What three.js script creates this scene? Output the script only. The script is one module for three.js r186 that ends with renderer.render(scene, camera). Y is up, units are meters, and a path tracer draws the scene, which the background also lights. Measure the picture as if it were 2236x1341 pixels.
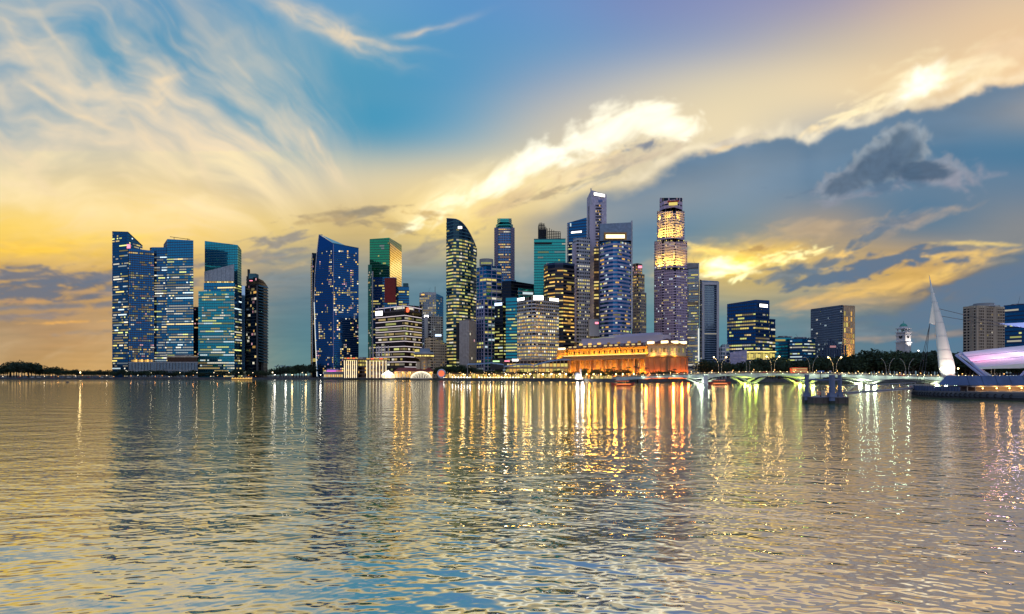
import * as THREE from 'three';
import { mergeGeometries, mergeVertices } from 'three/addons/utils/BufferGeometryUtils.js';

// ---------------------------------------------------------------- camera
const scene = new THREE.Scene();
const EYE = 6, FOCAL = 1450, CX = 1118, HORIZON = 820;               // eye height (m), focal length, vanishing point of the level lens
const camera = new THREE.PerspectiveCamera(2 * Math.atan(HORIZON / FOCAL) * 180 / Math.PI, 2236 / 1341, 0.5, 20000);
camera.position.set(0, EYE, 0);
camera.lookAt(0, EYE, -100);
camera.setViewOffset(2236, 2 * HORIZON, 0, 0, 2236, 1341);          // rising front: verticals stay upright
const renderer = new THREE.WebGLRenderer();
renderer.toneMapping = THREE.LinearToneMapping;
renderer.toneMappingExposure = 1;
renderer.shadowMap.enabled = true;

// ---------------------------------------------------------------- random numbers and noise
function rng(seed) { let a = seed >>> 0; return () => { a = (a + 0x6D2B79F5) | 0; let t = Math.imul(a ^ (a >>> 15), 1 | a); t = (t + Math.imul(t ^ (t >>> 7), 61 | t)) ^ t; return ((t ^ (t >>> 14)) >>> 0) / 4294967296; }; }
const PERM = new Uint8Array(512), GX = new Float32Array(256), GY = new Float32Array(256);
{ const r = rng(11), p = [...Array(256).keys()]; for (let i = 255; i > 0; i--) { const j = Math.floor(r() * (i + 1)); [p[i], p[j]] = [p[j], p[i]]; } for (let i = 0; i < 512; i++) PERM[i] = p[i & 255]; for (let i = 0; i < 256; i++) { const a = r() * 6.2832; GX[i] = Math.cos(a); GY[i] = Math.sin(a); } }
function noise(x, y) {
  const xi = Math.floor(x), yi = Math.floor(y), fx = x - xi, fy = y - yi, X = xi & 255, Y = yi & 255;
  const u = fx * fx * fx * (fx * (fx * 6 - 15) + 10), v = fy * fy * fy * (fy * (fy * 6 - 15) + 10);
  const a = PERM[X + PERM[Y]], b = PERM[X + 1 + PERM[Y]], c = PERM[X + PERM[Y + 1]], d = PERM[X + 1 + PERM[Y + 1]];
  const n0 = GX[a] * fx + GY[a] * fy, n1 = GX[b] * (fx - 1) + GY[b] * fy, n2 = GX[c] * fx + GY[c] * (fy - 1), n3 = GX[d] * (fx - 1) + GY[d] * (fy - 1);
  return 1.5 * (n0 + (n1 - n0) * u + (n2 + (n3 - n2) * u - n0 - (n1 - n0) * u) * v);
}
function fbm(x, y, o = 5) { let s = 0, a = 0.55; for (let i = 0; i < o; i++) { s += a * noise(x, y); x = x * 2.03 + 17.1; y = y * 2.03 + 9.7; a *= 0.52; } return s; }
const clamp = (x, a = 0, b = 1) => x < a ? a : x > b ? b : x, lerp = (a, b, t) => a + (b - a) * t;
const smooth = (a, b, x) => { const t = clamp((x - a) / (b - a)); return t * t * (3 - 2 * t); };
const lin = (c) => { c /= 255; return c <= 0.04045 ? c / 12.92 : ((c + 0.055) / 1.055) ** 2.4; };
const rgb = (r, g, b) => [lin(r), lin(g), lin(b)];

// ---------------------------------------------------------------- sky: dusk air, cirrus, a lit cloud bank and low stratus, on a chart of the dome centred on the west
const CHART_X = [-400, 0, 200, 400, 600, 800, 1000, 1200, 1400, 1600, 1800, 2000, 2236, 2700], CHART_Y = [-250, 0, 100, 200, 300, 400, 500, 600, 700, 820];
const AIR = [
  [[110,150,190],[105,150,188],[90,145,190],[90,145,190],[95,145,192],[100,148,194],[98,145,195],[105,140,190],[115,138,184],[125,140,182],[135,140,178],[150,148,174],[160,155,170],[150,150,170]],
  [[115,158,190],[105,158,190],[82,150,190],[86,150,190],[100,158,196],[102,158,200],[94,150,200],[108,148,198],[124,143,190],[140,148,186],[162,157,178],[198,178,168],[222,196,165],[215,190,165]],
  [[110,155,185],[98,155,188],[92,156,188],[80,150,186],[92,157,190],[90,157,192],[92,153,196],[112,155,196],[136,158,192],[162,168,186],[194,184,174],[222,198,166],[236,202,160],[225,195,160]],
  [[115,155,180],[88,150,184],[112,162,188],[94,156,188],[92,158,188],[82,154,188],[96,156,194],[148,168,190],[182,186,188],[210,203,184],[228,210,178],[234,206,164],[236,204,162],[225,195,160]],
  [[165,178,180],[150,174,184],[186,190,182],[186,190,184],[122,168,188],[96,158,186],[128,168,190],[190,190,182],[216,207,184],[226,213,184],[168,174,178],[108,137,160],[104,134,158],[100,127,150]],
  [[215,198,160],[222,204,160],[228,207,158],[232,210,162],[206,197,174],[218,204,168],[236,214,162],[248,226,170],[206,194,166],[160,170,176],[114,140,162],[102,130,155],[104,130,154],[100,124,148]],
  [[240,200,110],[252,212,104],[252,212,110],[252,214,126],[232,204,134],[212,186,126],[248,218,136],[184,172,146],[112,140,160],[130,146,152],[166,152,134],[112,130,146],[134,138,142],[104,122,142]],
  [[190,155,100],[200,160,98],[210,168,96],[212,174,104],[150,148,138],[132,146,146],[120,142,150],[120,144,152],[126,150,156],[206,180,116],[182,164,126],[214,172,98],[112,128,140],[88,112,136]],
  [[165,140,110],[170,140,106],[188,150,106],[184,152,108],[106,132,138],[100,134,146],[98,134,146],[98,136,148],[98,140,152],[104,140,150],[112,134,142],[88,116,134],[66,98,126],[62,94,124]],
  [[175,142,100],[186,148,96],[200,156,92],[190,154,100],[116,142,136],[100,136,144],[96,138,148],[98,142,152],[98,144,156],[104,142,152],[110,136,144],[104,126,138],[80,112,136],[72,102,130]],
].map((row) => row.map((c) => rgb(...c)));
function cubic(a, b, c, d, t) { return b + 0.5 * t * (c - a + t * (2 * a - 5 * b + 4 * c - d + t * (3 * (b - c) + d - a))); }
function air(x, y, out) {
  const nx = CHART_X.length, ny = CHART_Y.length;
  let i = 0, j = 0; while (i < nx - 2 && x > CHART_X[i + 1]) i++; while (j < ny - 2 && y > CHART_Y[j + 1]) j++;
  const t = clamp((x - CHART_X[i]) / (CHART_X[i + 1] - CHART_X[i])), s = clamp((y - CHART_Y[j]) / (CHART_Y[j + 1] - CHART_Y[j]));
  const cl = (k, n) => k < 0 ? 0 : k >= n ? n - 1 : k;
  for (let k = 0; k < 3; k++) { const col = []; for (let m = -1; m < 3; m++) { const R = AIR[cl(j + m, ny)]; col.push(cubic(R[cl(i - 1, nx)][k], R[i][k], R[i + 1][k], R[cl(i + 2, nx)][k], t)); } out[k] = Math.max(0, cubic(col[0], col[1], col[2], col[3], s)); }
}
// clouds: [x, y, rx, ry, tilt, colour, strength, raggedness, grain, softness, brightness]
const CLOUDS = [
  // lit bank sweeping up to the north-west
  [930, 455, 150, 60, -18, [255, 230, 168], .6, .7, 90, 1.2, 1.1], [1010, 420, 170, 70, -26, [255, 238, 190], .55, .7, 100, 1.2, 1.12], [985, 440, 130, 30, -26, [255, 244, 200], .85, .9, 60, .9, 1.25], [905, 500, 60, 12, -14, [255, 246, 206], .8, .9, 40, .9, 1.2], [1090, 395, 120, 40, -30, [255, 246, 212], .9, .9, 80, .8, 1.25], [1200, 345, 150, 46, -26, [255, 250, 226], .95, .9, 90, .8, 1.3],
  [1330, 285, 150, 56, -18, [255, 248, 222], .95, .8, 90, .8, 1.25], [1440, 265, 112, 48, 8, [255, 247, 220], .95, .6, 80, .6, 1.3], [1250, 380, 150, 34, -22, [246, 222, 176], .8, 1, 60, .8, 1], [1120, 440, 130, 26, -18, [222, 194, 150], .7, 1.1, 60, .8, 1],
  [1380, 345, 130, 26, -16, [214, 196, 170], .75, 1.1, 55, .7, .95], [1405, 318, 52, 15, -8, [120, 134, 156], .85, .9, 40, .7, .95], [1320, 385, 90, 14, -20, [168, 166, 160], .6, 1.1, 40, .8, .95], [1190, 425, 80, 13, -16, [172, 158, 132], .6, 1.2, 40, .8, .95],
  [1600, 312, 110, 16, -14, [196, 186, 176], .7, 1, 45, .8, 1], [1560, 330, 60, 9, -14, [242, 206, 150], .6, 1, 30, .8, 1],
  [2040, 168, 190, 66, -16, [255, 240, 196], .85, .7, 110, 1, 1.15], [2020, 182, 110, 40, -20, [255, 250, 226], .95, .7, 80, .9, 1.3], [1880, 238, 120, 22, -20, [255, 236, 190], .85, .9, 60, .8, 1.1], [1775, 286, 46, 16, -28, [250, 226, 178], .8, .9, 36, .8, 1.05],
  [2200, 110, 170, 60, -20, [246, 218, 180], .5, .8, 100, 1, 1],
];
const EDGE = [[800, 560], [900, 525], [1000, 492], [1100, 478], [1200, 448], [1300, 412], [1400, 382], [1480, 350], [1560, 326], [1620, 304], [1690, 296], [1735, 288], [1765, 302], [1800, 276], [1860, 266], [1930, 248], [2000, 240], [2100, 214], [2236, 162], [2500, 60], [3000, -140]];
const edgeAt = (x) => { let i = 0; while (i < EDGE.length - 2 && x > EDGE[i + 1][0]) i++; const t = clamp((x - EDGE[i][0]) / (EDGE[i + 1][0] - EDGE[i][0])); return lerp(EDGE[i][1], EDGE[i + 1][1], t); };
const LOW_CLOUDS = [
  // lone cumulus and its veil
  [2060, 380, 120, 46, 6, [176, 168, 176], .55, 1.1, 70, .9, 1], [1850, 420, 110, 26, -8, [150, 152, 166], .6, 1, 60, .9, 1], [1900, 405, 190, 22, -4, [92, 114, 140], .55, .9, 60, .8, 1],
  [1974, 316, 66, 57, -12, [150, 162, 173], .95, .32, 34, .26, 1], [1916, 352, 88, 52, -26, [144, 157, 169], .95, .32, 34, .26, 1], [1848, 394, 84, 34, -22, [140, 150, 164], .9, .45, 36, .34, 1], [2056, 368, 76, 32, 6, [146, 154, 168], .75, .8, 46, .5, 1],
  [1976, 322, 60, 53, -12, [94, 116, 138], .95, .32, 36, .5, 1], [1918, 360, 86, 48, -26, [88, 110, 134], .95, .32, 36, .5, 1], [2008, 374, 92, 28, 2, [80, 102, 126], .92, .35, 40, .4, 1], [1850, 400, 68, 27, -22, [92, 112, 134], .9, .3, 34, .4, 1],
  // glow round the hidden sun and its gaps
  [1640, 560, 250, 60, -6, [255, 206, 96], .8, .6, 90, 1.2, 1.05], [1580, 575, 90, 40, -4, [255, 226, 110], .9, .7, 60, .9, 1.25], [1720, 560, 90, 17, -12, [255, 240, 170], .9, 1.3, 36, .9, 1.35], [1660, 575, 60, 14, -8, [255, 232, 140], .8, 1.3, 34, .9, 1.3], [1575, 588, 66, 16, -2, [255, 244, 180], .9, 1.2, 34, .9, 1.45], [1600, 570, 170, 46, -6, [255, 214, 96], .6, .7, 70, 1.2, 1.35], [1580, 582, 84, 28, -4, [255, 248, 190], .85, .9, 50, 1.1, 2], [1612, 608, 30, 9, -26, [255, 246, 180], .9, 1.0, 24, .8, 1.5],
  [1550, 548, 70, 16, 8, [255, 220, 120], .8, .8, 40, .8, 1.2], [1840, 555, 44, 11, -20, [250, 206, 120], .8, .8, 40, .7, 1.1], [2080, 556, 190, 14, -3, [248, 204, 116], .75, .9, 60, .9, 1], [2150, 532, 130, 7, 2, [255, 220, 130], .7, .7, 60, .8, 1.05],
  [1880, 636, 210, 26, -9, [238, 194, 112], .85, .7, 70, .9, 1], [2080, 590, 150, 20, -22, [244, 200, 114], .8, .7, 60, .8, 1], [1780, 665, 190, 26, -4, [214, 178, 124], .6, .8, 70, 1, 1], [1990, 480, 130, 30, -14, [196, 172, 146], .55, 1, 60, 1, 1], [1760, 505, 160, 34, -8, [206, 178, 140], .5, .9, 80, 1, 1],
  // dark broken stratocumulus across it
  [1890, 520, 64, 16, -22, [110, 126, 142], .9, .9, 44, .6, 1], [1950, 488, 86, 16, -14, [112, 128, 146], .8, 1, 50, .7, 1], [1720, 600, 90, 24, -6, [104, 122, 138], .85, .9, 50, .6, 1], [1800, 578, 70, 18, -12, [100, 120, 140], .85, .9, 46, .6, 1],
  [1930, 575, 120, 30, -12, [88, 112, 138], .95, .9, 56, .5, 1], [1830, 606, 110, 20, -10, [90, 112, 136], .95, .9, 50, .5, 1], [2050, 548, 80, 14, -10, [96, 118, 142], .9, 1, 46, .6, 1], [1760, 618, 70, 14, -14, [96, 116, 136], .9, .9, 46, .5, 1], [1655, 545, 34, 9, -12, [176, 140, 92], .7, 1, 30, .7, 1], [2090, 570, 40, 10, -6, [92, 114, 138], .85, .9, 36, .6, 1],
  // heavy bank low on the right
  [2190, 620, 250, 66, -12, [68, 96, 122], .95, .5, 90, .5, 1], [2080, 690, 250, 58, -4, [76, 104, 128], .9, .6, 90, .7, 1], [2320, 680, 260, 110, 0, [60, 90, 120], .85, .5, 110, .9, 1], [2300, 560, 160, 30, -20, [84, 104, 126], .7, .7, 70, .7, 1], [1900, 720, 240, 22, 0, [128, 138, 146], .5, .9, 70, .9, 1], [2000, 735, 260, 12, -3, [186, 160, 138], .5, .9, 60, .9, 1],
  // brown cumulus over the middle towers
  [770, 470, 130, 22, -6, [178, 158, 124], .85, 1, 56, .7, 1], [800, 462, 56, 16, -10, [150, 142, 126], .75, .9, 40, .7, 1], [860, 496, 90, 14, 10, [176, 158, 124], .8, 1, 46, .7, 1], [690, 482, 80, 7, -3, [196, 170, 124], .7, 1, 40, .7, 1], [940, 468, 60, 12, 8, [206, 172, 112], .75, 1, 40, .7, 1], [960, 530, 90, 24, -14, [150, 148, 140], .7, .9, 50, .8, 1],
  [610, 525, 90, 18, -8, [148, 144, 140], .85, 1, 50, .6, 1], [570, 560, 110, 16, -6, [160, 150, 138], .75, 1, 50, .7, 1], [640, 560, 120, 20, -4, [136, 142, 144], .7, 1, 56, .7, 1], [600, 610, 160, 18, -4, [126, 140, 146], .7, .9, 60, .8, 1], [640, 580, 60, 8, -8, [196, 176, 136], .6, 1, 34, .8, 1],
  [900, 560, 120, 24, -6, [150, 146, 138], .6, 1, 56, .8, 1], [920, 620, 140, 26, 4, [112, 140, 152], .7, .8, 60, .9, 1], [680, 660, 240, 18, -3, [100, 128, 140], .6, .8, 70, .9, 1], [1140, 560, 70, 50, 0, [168, 168, 160], .5, .8, 60, 1, 1],
  // stratus shelf low on the left
  [90, 604, 300, 24, 2, [108, 116, 132], .9, 1.0, 60, .7, 1], [300, 592, 240, 18, -8, [126, 128, 138], .8, 1.1, 60, .8, 1], [60, 638, 300, 26, -2, [98, 110, 128], .88, 1.0, 60, .6, 1], [330, 625, 200, 18, -6, [132, 132, 138], .8, .8, 60, .8, 1], [120, 668, 290, 10, -2, [128, 128, 134], .85, .9, 60, .8, 1], [60, 690, 240, 10, -3, [136, 130, 132], .7, 1, 60, .8, 1], [220, 640, 130, 6, 3, [196, 158, 116], .7, .8, 44, .8, 1], [140, 704, 120, 4, -2, [234, 176, 96], .8, .8, 40, .7, 1], [40, 658, 110, 5, 0, [212, 160, 104], .6, .9, 40, .8, 1], [230, 725, 180, 7, -3, [164, 146, 128], .6, .9, 50, .8, 1],
  [60, 545, 240, 30, 2, [255, 206, 78], .85, .6, 80, 1, 1.05], [240, 525, 260, 20, 0, [255, 214, 100], .65, .7, 80, 1, 1.05],
];
const WISPS = [[735, 70, 150, 26, 30, .55], [790, 88, 130, 10, 12, .6], [640, 25, 150, 30, 24, .4], [930, 68, 110, 10, -14, .45], [752, 82, 24, 26, -50, .55], [345, 215, 30, 60, 10, .6], [370, 172, 44, 9, -18, .6], [150, 240, 130, 10, 30, .5], [100, 212, 80, 7, 34, .55], [220, 268, 90, 9, 26, .5], [330, 320, 170, 14, 55, .4], [420, 330, 150, 14, 62, .4], [690, 310, 46, 10, 60, .65], [675, 330, 90, 18, 52, .5], [725, 370, 60, 14, 60, .55], [60, 120, 150, 16, 52, .35], [130, 90, 170, 12, 50, .35], [10, 330, 90, 24, 40, .45], [70, 380, 120, 18, 40, .4]];
function mixIn(out, c, a, k) { out[0] = lerp(out[0], c[0] * k, a); out[1] = lerp(out[1], c[1] * k, a); out[2] = lerp(out[2], c[2] * k, a); }
const prep = (list) => list.map(([x, y, rx, ry, tilt, c, a, n, f, s, k]) => ({ x, y, rx, ry, cs: Math.cos(tilt * Math.PI / 180), sn: Math.sin(tilt * Math.PI / 180), c: rgb(...c), a, n, f, s, k }));
function paint(list, out, x, y) {
  for (const b of list) {
    const dx = x - b.x, dy = y - b.y, p = (dx * b.cs + dy * b.sn) / b.rx, q = (-dx * b.sn + dy * b.cs) / b.ry, r2 = p * p + q * q;
    if (r2 > 6) continue;
    let u = (dx * b.cs + dy * b.sn) / b.f + b.x * .37, v = (-dx * b.sn + dy * b.cs) / (b.f * clamp(1.5 * b.ry / b.rx, .24, 1)) + b.y * .53; const w = .55 * noise(u * .7, v * .7 + 5); u += w; v -= w;
    const f = fbm(u, v, 7), d = 1 - Math.sqrt(r2) + b.n * 1.15 * f;
    if (d > 0) mixIn(out, b.c, b.a * smooth(0, b.s * 1.1, d), b.k * (1 + .22 * fbm(u * 1.7 + 3, v * 1.7, 4)));
  }
}
function makeSky() {
  const W = 4096, H = 2048, data = new Float32Array(W * H * 4), c = [0, 0, 0], g = [0, 0, 0];
  const HIGH = prep(CLOUDS), LOW = prep(LOW_CLOUDS), PEACH = rgb(248, 222, 182), CREAM = rgb(254, 230, 178), SLATE = rgb(95, 127, 156), SLATE2 = rgb(116, 138, 160), GOLD = rgb(255, 226, 166);
  // the air away from the sunset: height above the horizon -> colour, toward the west and toward the east
  const stops = [0, 6, 14, 26, 45, 90], west = [[176, 158, 142], [168, 158, 150], [140, 150, 168], [118, 150, 186], [104, 150, 200], [104, 150, 202]].map((v) => rgb(...v)), side = [[118, 124, 142], [114, 126, 150], [106, 128, 162], [98, 134, 178], [98, 144, 198], [104, 150, 202]].map((v) => rgb(...v)), east = [[226, 214, 210], [228, 218, 218], [220, 216, 226], [198, 206, 228], [150, 180, 218], [104, 150, 202]].map((v) => rgb(...v));   // unseen eastern cloud deck, added bright to light the facades
  for (let j = H / 2; j < H; j++) {
    const el = ((j + 0.5) / H - 0.5) * Math.PI, sy = Math.sin(el), cy = Math.cos(el), deg = el * 180 / Math.PI;
    let k = 0; while (k < 4 && deg > stops[k + 1]) k++; const t = smooth(stops[k], stops[k + 1], deg);
    for (let i = 0; i < W; i++) {
      const th = ((i + 0.5) / W - 0.5) * 2 * Math.PI, X = Math.cos(th) * cy, Z = Math.sin(th) * cy, front = -Z / Math.hypot(X, Z);
      const e = smooth(.1, .8, front), E = smooth(.42, .88, -front);
      for (let q = 0; q < 3; q++) g[q] = lerp(lerp(lerp(side[k][q], side[k + 1][q], t), lerp(west[k][q], west[k + 1][q], t), e), lerp(east[k][q], east[k + 1][q], t), E);
      const hx = X / (sy + 0.35), hz = Z / (sy + 0.35), ci = smooth(.05, .9, fbm(hx * 2.2 + 1.5 * fbm(hz, hx, 3), hz * 6 + 3, 5) + .18) * smooth(0, .2, sy);
      mixIn(g, [lerp(lerp(.3, .62, e), .8, E), lerp(lerp(.32, .55, e), .74, E), lerp(lerp(.42, .48, e), .72, E)], .3 * ci, 1);
      if (E > 0) { const puff = 1 + .55 * E * fbm(X / (sy + .5) * 2.4 + 5, sy * 5 + Z, 6); g[0] *= puff; g[1] *= puff; g[2] *= .5 + .5 * puff; }
      let w = 0;
      if (front > 0.3) {
        const x = CX + FOCAL * X / -Z, y = HORIZON - FOCAL * sy / -Z, u = Math.abs(X / -Z);
        w = (1 - smooth(.8, 1.15, u)) * (1 - smooth(.66, 1.25, sy / -Z));
        if (w > 0) {
          air(x, y, c);
          // fan of cirrus in the south-west, combed down towards the right
          const rx = x - 830, ry = y - 690, rr = Math.hypot(rx, ry), wob = .11 * fbm(x / 300, y / 300, 3);
          const turn = Math.atan2(-ry, -rx) + .22 * (rr / 500) + wob, ac = turn * 420, al = rr + 60 * fbm(x / 220 + 40, y / 220, 3);
          const s1 = fbm(al / 260 + 3, ac / 52, 6), s2 = fbm(al / 300 + 9, ac / 95 + 5, 5);
          const left = (1 - smooth(470, 860, x - .4 * (y - 300))) * smooth(150, 420, rr), tall = smooth(-150, 270, y + .12 * (600 - x)) * (1 - .92 * smooth(430, 560, y));
          mixIn(c, y > 330 ? CREAM : PEACH, clamp(left * (.1 + .9 * tall) * smooth(-.6, .78, s1 * .75 + s2 * .8) * .84), 1 + .12 * tall);
          const fine = fbm(al / 110 + 30, ac / 11, 4); mixIn(c, PEACH, clamp(left * .19 * smooth(.05, .7, fine + s2 * .6) * (.4 + tall)), 1);
          for (const [bx, by, rx, ry, tilt, a] of WISPS) {
            const dx = x - bx, dy = y - by, cs = Math.cos(tilt * .01745), sn = Math.sin(tilt * .01745), p = (dx * cs + dy * sn) / rx, q0 = (-dx * sn + dy * cs) / ry; if (p * p > 4 || q0 * q0 > 16) continue;
            const q = q0 + .9 * fbm(p * rx / 90, by, 3) + .5 * p * p, f = fbm(p * rx / 70 + bx, q * ry / 16 + by, 5);
            mixIn(c, PEACH, clamp(a * Math.exp(-1.6 * (p * p + q * q)) * (.75 + 1.1 * f)), 1.03);
          }
          // upper glow and the lit bank with its sharp lower edge
          const veil = Math.exp(-(((x - 1500) / 420) ** 2) - (((y - 235 + .18 * (x - 1500)) / 95) ** 2)); mixIn(c, GOLD, .34 * veil, 1.02);
          paint(HIGH, c, x, y);
          const d = y - edgeAt(x) + 20 * fbm(x / 90, y / 60, 6) * smooth(1100, 1500, x) + 34 * fbm(x / 150 + 8, y / 110, 5);
          const under = smooth(-3, lerp(70, 16, smooth(1150, 1600, x)), d) * (1 - smooth(.0, 1, (y - edgeAt(x)) / lerp(60, 210, smooth(1000, 1700, x)))) * smooth(960, 1320, x);
          mixIn(c, SLATE, .96 * under, 1 + .12 * fbm(x / 160, y / 50, 4));
          mixIn(c, SLATE2, .35 * under * smooth(0, .7, fbm(x / 190 + 4, y / 40 + 2, 5)), 1);
          const rim = Math.exp(-((d + 9) ** 2) / 160) * smooth(1150, 1400, x) * (.5 + fbm(x / 60, y / 60, 3)); mixIn(c, rgb(255, 240, 206), clamp(.75 * rim), 1.1);
          paint(LOW, c, x, y);
          const str = fbm(x / 170 + 60, y / 11, 5) * smooth(430, 640, y); c[0] *= 1 + .16 * str; c[1] *= 1 + .13 * str; c[2] *= 1 + .1 * str;
        }
      }
      const o = (j * W + i) * 4; data[o + 3] = 1;
      for (let q = 0; q < 3; q++) data[o + q] = lerp(g[q], c[q], w);
    }
  }
  for (let j = 0; j < H / 2; j++) for (let i = 0; i < W; i++) { const o = (j * W + i) * 4; data[o] = .10; data[o + 1] = .13; data[o + 2] = .17; data[o + 3] = 1; }
  const tex = new THREE.DataTexture(data, W, H, THREE.RGBAFormat, THREE.FloatType);
  tex.mapping = THREE.EquirectangularReflectionMapping; tex.magFilter = THREE.LinearFilter; tex.colorSpace = THREE.LinearSRGBColorSpace; tex.needsUpdate = true;
  return tex;
}
scene.background = makeSky();
scene.environment = scene.background;

// ---------------------------------------------------------------- sun: low in the west behind broken cloud
const sun = new THREE.DirectionalLight(0xffb050, 0.06);
sun.position.set(Math.sin(.325) * 1000, 160, -Math.cos(.325) * 1000).multiplyScalar(2);
sun.target.position.set(0, 0, -700); scene.add(sun, sun.target);
sun.castShadow = true; sun.shadow.radius = 60; sun.shadow.mapSize.set(2048, 2048);
Object.assign(sun.shadow.camera, { left: -1000, right: 1000, top: 500, bottom: -500, near: 100, far: 4000 });

// ---------------------------------------------------------------- helpers
const px = (x, d) => (x - CX) / FOCAL * d, py = (y, d) => EYE - (y - HORIZON) / FOCAL * d;   // a bearing and a height at a distance, in metres
const names = new Map();
function numbered(name) { const n = names.get(name) ?? 0; names.set(name, n + 1); return n ? `${name}_${String(n).padStart(3, '0')}` : name; }
function tag(o, label, category, group, kind) { if (label) o.userData.label = label; if (category) o.userData.category = category; if (group) o.userData.group = group; if (kind) o.userData.kind = kind; return o; }
function thing(name, label, category, [x, y, z] = [0, 0, 0], turn = 0, group) { const o = new THREE.Group(); o.name = numbered(name); o.position.set(x, y, z); o.rotation.y = turn; scene.add(o); return tag(o, label, category, group); }
function part(parent, name, geometry, material, pos, rot, scale) { const m = new THREE.Mesh(geometry, material); m.name = name; m.castShadow = m.receiveShadow = true; if (pos) m.position.set(...pos); if (rot) m.rotation.set(...rot); if (scale) m.scale.set(...scale); parent.add(m); return m; }
function structure(name, geometry, material) { const m = part(scene, numbered(name), geometry, material); m.userData.kind = 'structure'; return m; }
const mat = (r, g, b, roughness = .8, extra = {}) => new THREE.MeshPhysicalMaterial({ color: new THREE.Color().setRGB(r, g, b), roughness, metalness: 0, ...extra });
const glow = (r, g, b, k = 1) => new THREE.MeshStandardMaterial({ color: 0x111111, roughness: .6, emissive: new THREE.Color().setRGB(r, g, b), emissiveIntensity: k });
const UNIT = new THREE.BoxGeometry(1, 1, 1);
const box = (w, h, d, x = 0, y = 0, z = 0) => new THREE.BoxGeometry(w, h, d).translate(x, y, z);
function bar(ax, ay, az, bx, by, bz, r, n = 6, r2 = r) { const a = new THREE.Vector3(ax, ay, az), b = new THREE.Vector3(bx, by, bz), d = b.clone().sub(a), L = d.length(); const g = new THREE.CylinderGeometry(r2, r, L, n); g.applyQuaternion(new THREE.Quaternion().setFromUnitVectors(new THREE.Vector3(0, 1, 0), d.normalize())); g.translate((ax + bx) / 2, (ay + by) / 2, (az + bz) / 2); return g; }
const merge = (list) => mergeGeometries(list.map((g) => { const h = g.index ? g.toNonIndexed() : g; for (const k of Object.keys(h.attributes)) if (!['position', 'normal', 'uv'].includes(k)) h.deleteAttribute(k); return h; }));

// ---------------------------------------------------------------- water: wind ripples as a tiling relief
function waves(N, tile, seed, lo, hi, slope, dirSpread) {
  // sum of sine trains that fit the tile, short ones steeper in number; returns heights in metres
  const r = rng(seed), h = new Float32Array(N * N), trains = [];
  for (let k = 0; k < 130; k++) {
    const L = lo * (hi / lo) ** (r() ** 1.1), a = 1.45 + (r() + r() - 1) * dirSpread, kx = Math.round(Math.cos(a) * tile / L), ky = Math.round(Math.sin(a) * tile / L), K = Math.hypot(kx, ky);
    if (K < 1) continue; trains.push([kx, ky, r() * 6.2832, slope * tile / (K * 6.2832) * (0.5 + r())]);
  }
  for (const [kx, ky, ph, A] of trains) {
    const cx = new Float32Array(N), sx = new Float32Array(N); for (let i = 0; i < N; i++) { cx[i] = Math.cos(6.28318531 * kx * i / N); sx[i] = Math.sin(6.28318531 * kx * i / N); }
    for (let j = 0; j < N; j++) { const p = 6.28318531 * ky * j / N + ph, c = Math.cos(p) * A, s = Math.sin(p) * A; for (let i = 0, o = j * N; i < N; i++, o++) h[o] += cx[i] * s + sx[i] * c; }
  }
  return h;
}
function normalTexture(h, N, tile) {
  const d = new Uint8Array(N * N * 4), e = tile / N;
  for (let j = 0; j < N; j++) for (let i = 0; i < N; i++) {
    const dx = (h[j * N + (i + 1) % N] - h[j * N + (i + N - 1) % N]) / (2 * e), dy = (h[((j + 1) % N) * N + i] - h[((j + N - 1) % N) * N + i]) / (2 * e), l = 1 / Math.hypot(dx, dy, 1), o = (j * N + i) * 4;
    d[o] = 127.5 - 127.5 * dx * l; d[o + 1] = 127.5 - 127.5 * dy * l; d[o + 2] = 127.5 + 127.5 * l; d[o + 3] = 255;
  }
  const t = new THREE.DataTexture(d, N, N); t.wrapS = t.wrapT = THREE.RepeatWrapping; t.magFilter = THREE.LinearFilter; t.needsUpdate = true; return t;
}
function bumpTexture(h, N) {
  let lo = 1e9, hi = -1e9; for (const v of h) { if (v < lo) lo = v; if (v > hi) hi = v; }
  const d = new Float32Array(N * N * 4); for (let i = 0; i < N * N; i++) { const v = (h[i] - lo) / (hi - lo); d[4 * i] = d[4 * i + 1] = d[4 * i + 2] = v; d[4 * i + 3] = 1; }
  const t = new THREE.DataTexture(d, N, N, THREE.RGBAFormat, THREE.FloatType); t.wrapS = t.wrapT = THREE.RepeatWrapping; t.magFilter = THREE.LinearFilter; t.needsUpdate = true; return { t, range: hi - lo };
}
{
  const N1 = 2048, T1 = 27, N2 = 1024, T2 = 71;
  const n = normalTexture(waves(N1, T1, 5, .24, 1.7, .0062, 1.35), N1, T1); n.repeat.set(1 / T1, 1 / T1);
  const b = bumpTexture(waves(N2, T2, 8, 2, 11, .0021, 1.4), N2); b.t.repeat.set(1 / T2, 1 / T2); b.t.rotation = .35;
  const water = new THREE.MeshPhysicalMaterial({ color: new THREE.Color().setRGB(.10, .15, .04), roughness: .03, ior: 8.5, normalMap: n, bumpMap: b.t, bumpScale: b.range });
  const g = new THREE.PlaneGeometry(7000, 3300, 1, 1).rotateX(-Math.PI / 2).translate(0, 0, -650), p = g.attributes.position, uv = g.attributes.uv;
  for (let i = 0; i < p.count; i++) uv.setXY(i, p.getX(i), -p.getZ(i));
  structure('water', g, water);
}
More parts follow.
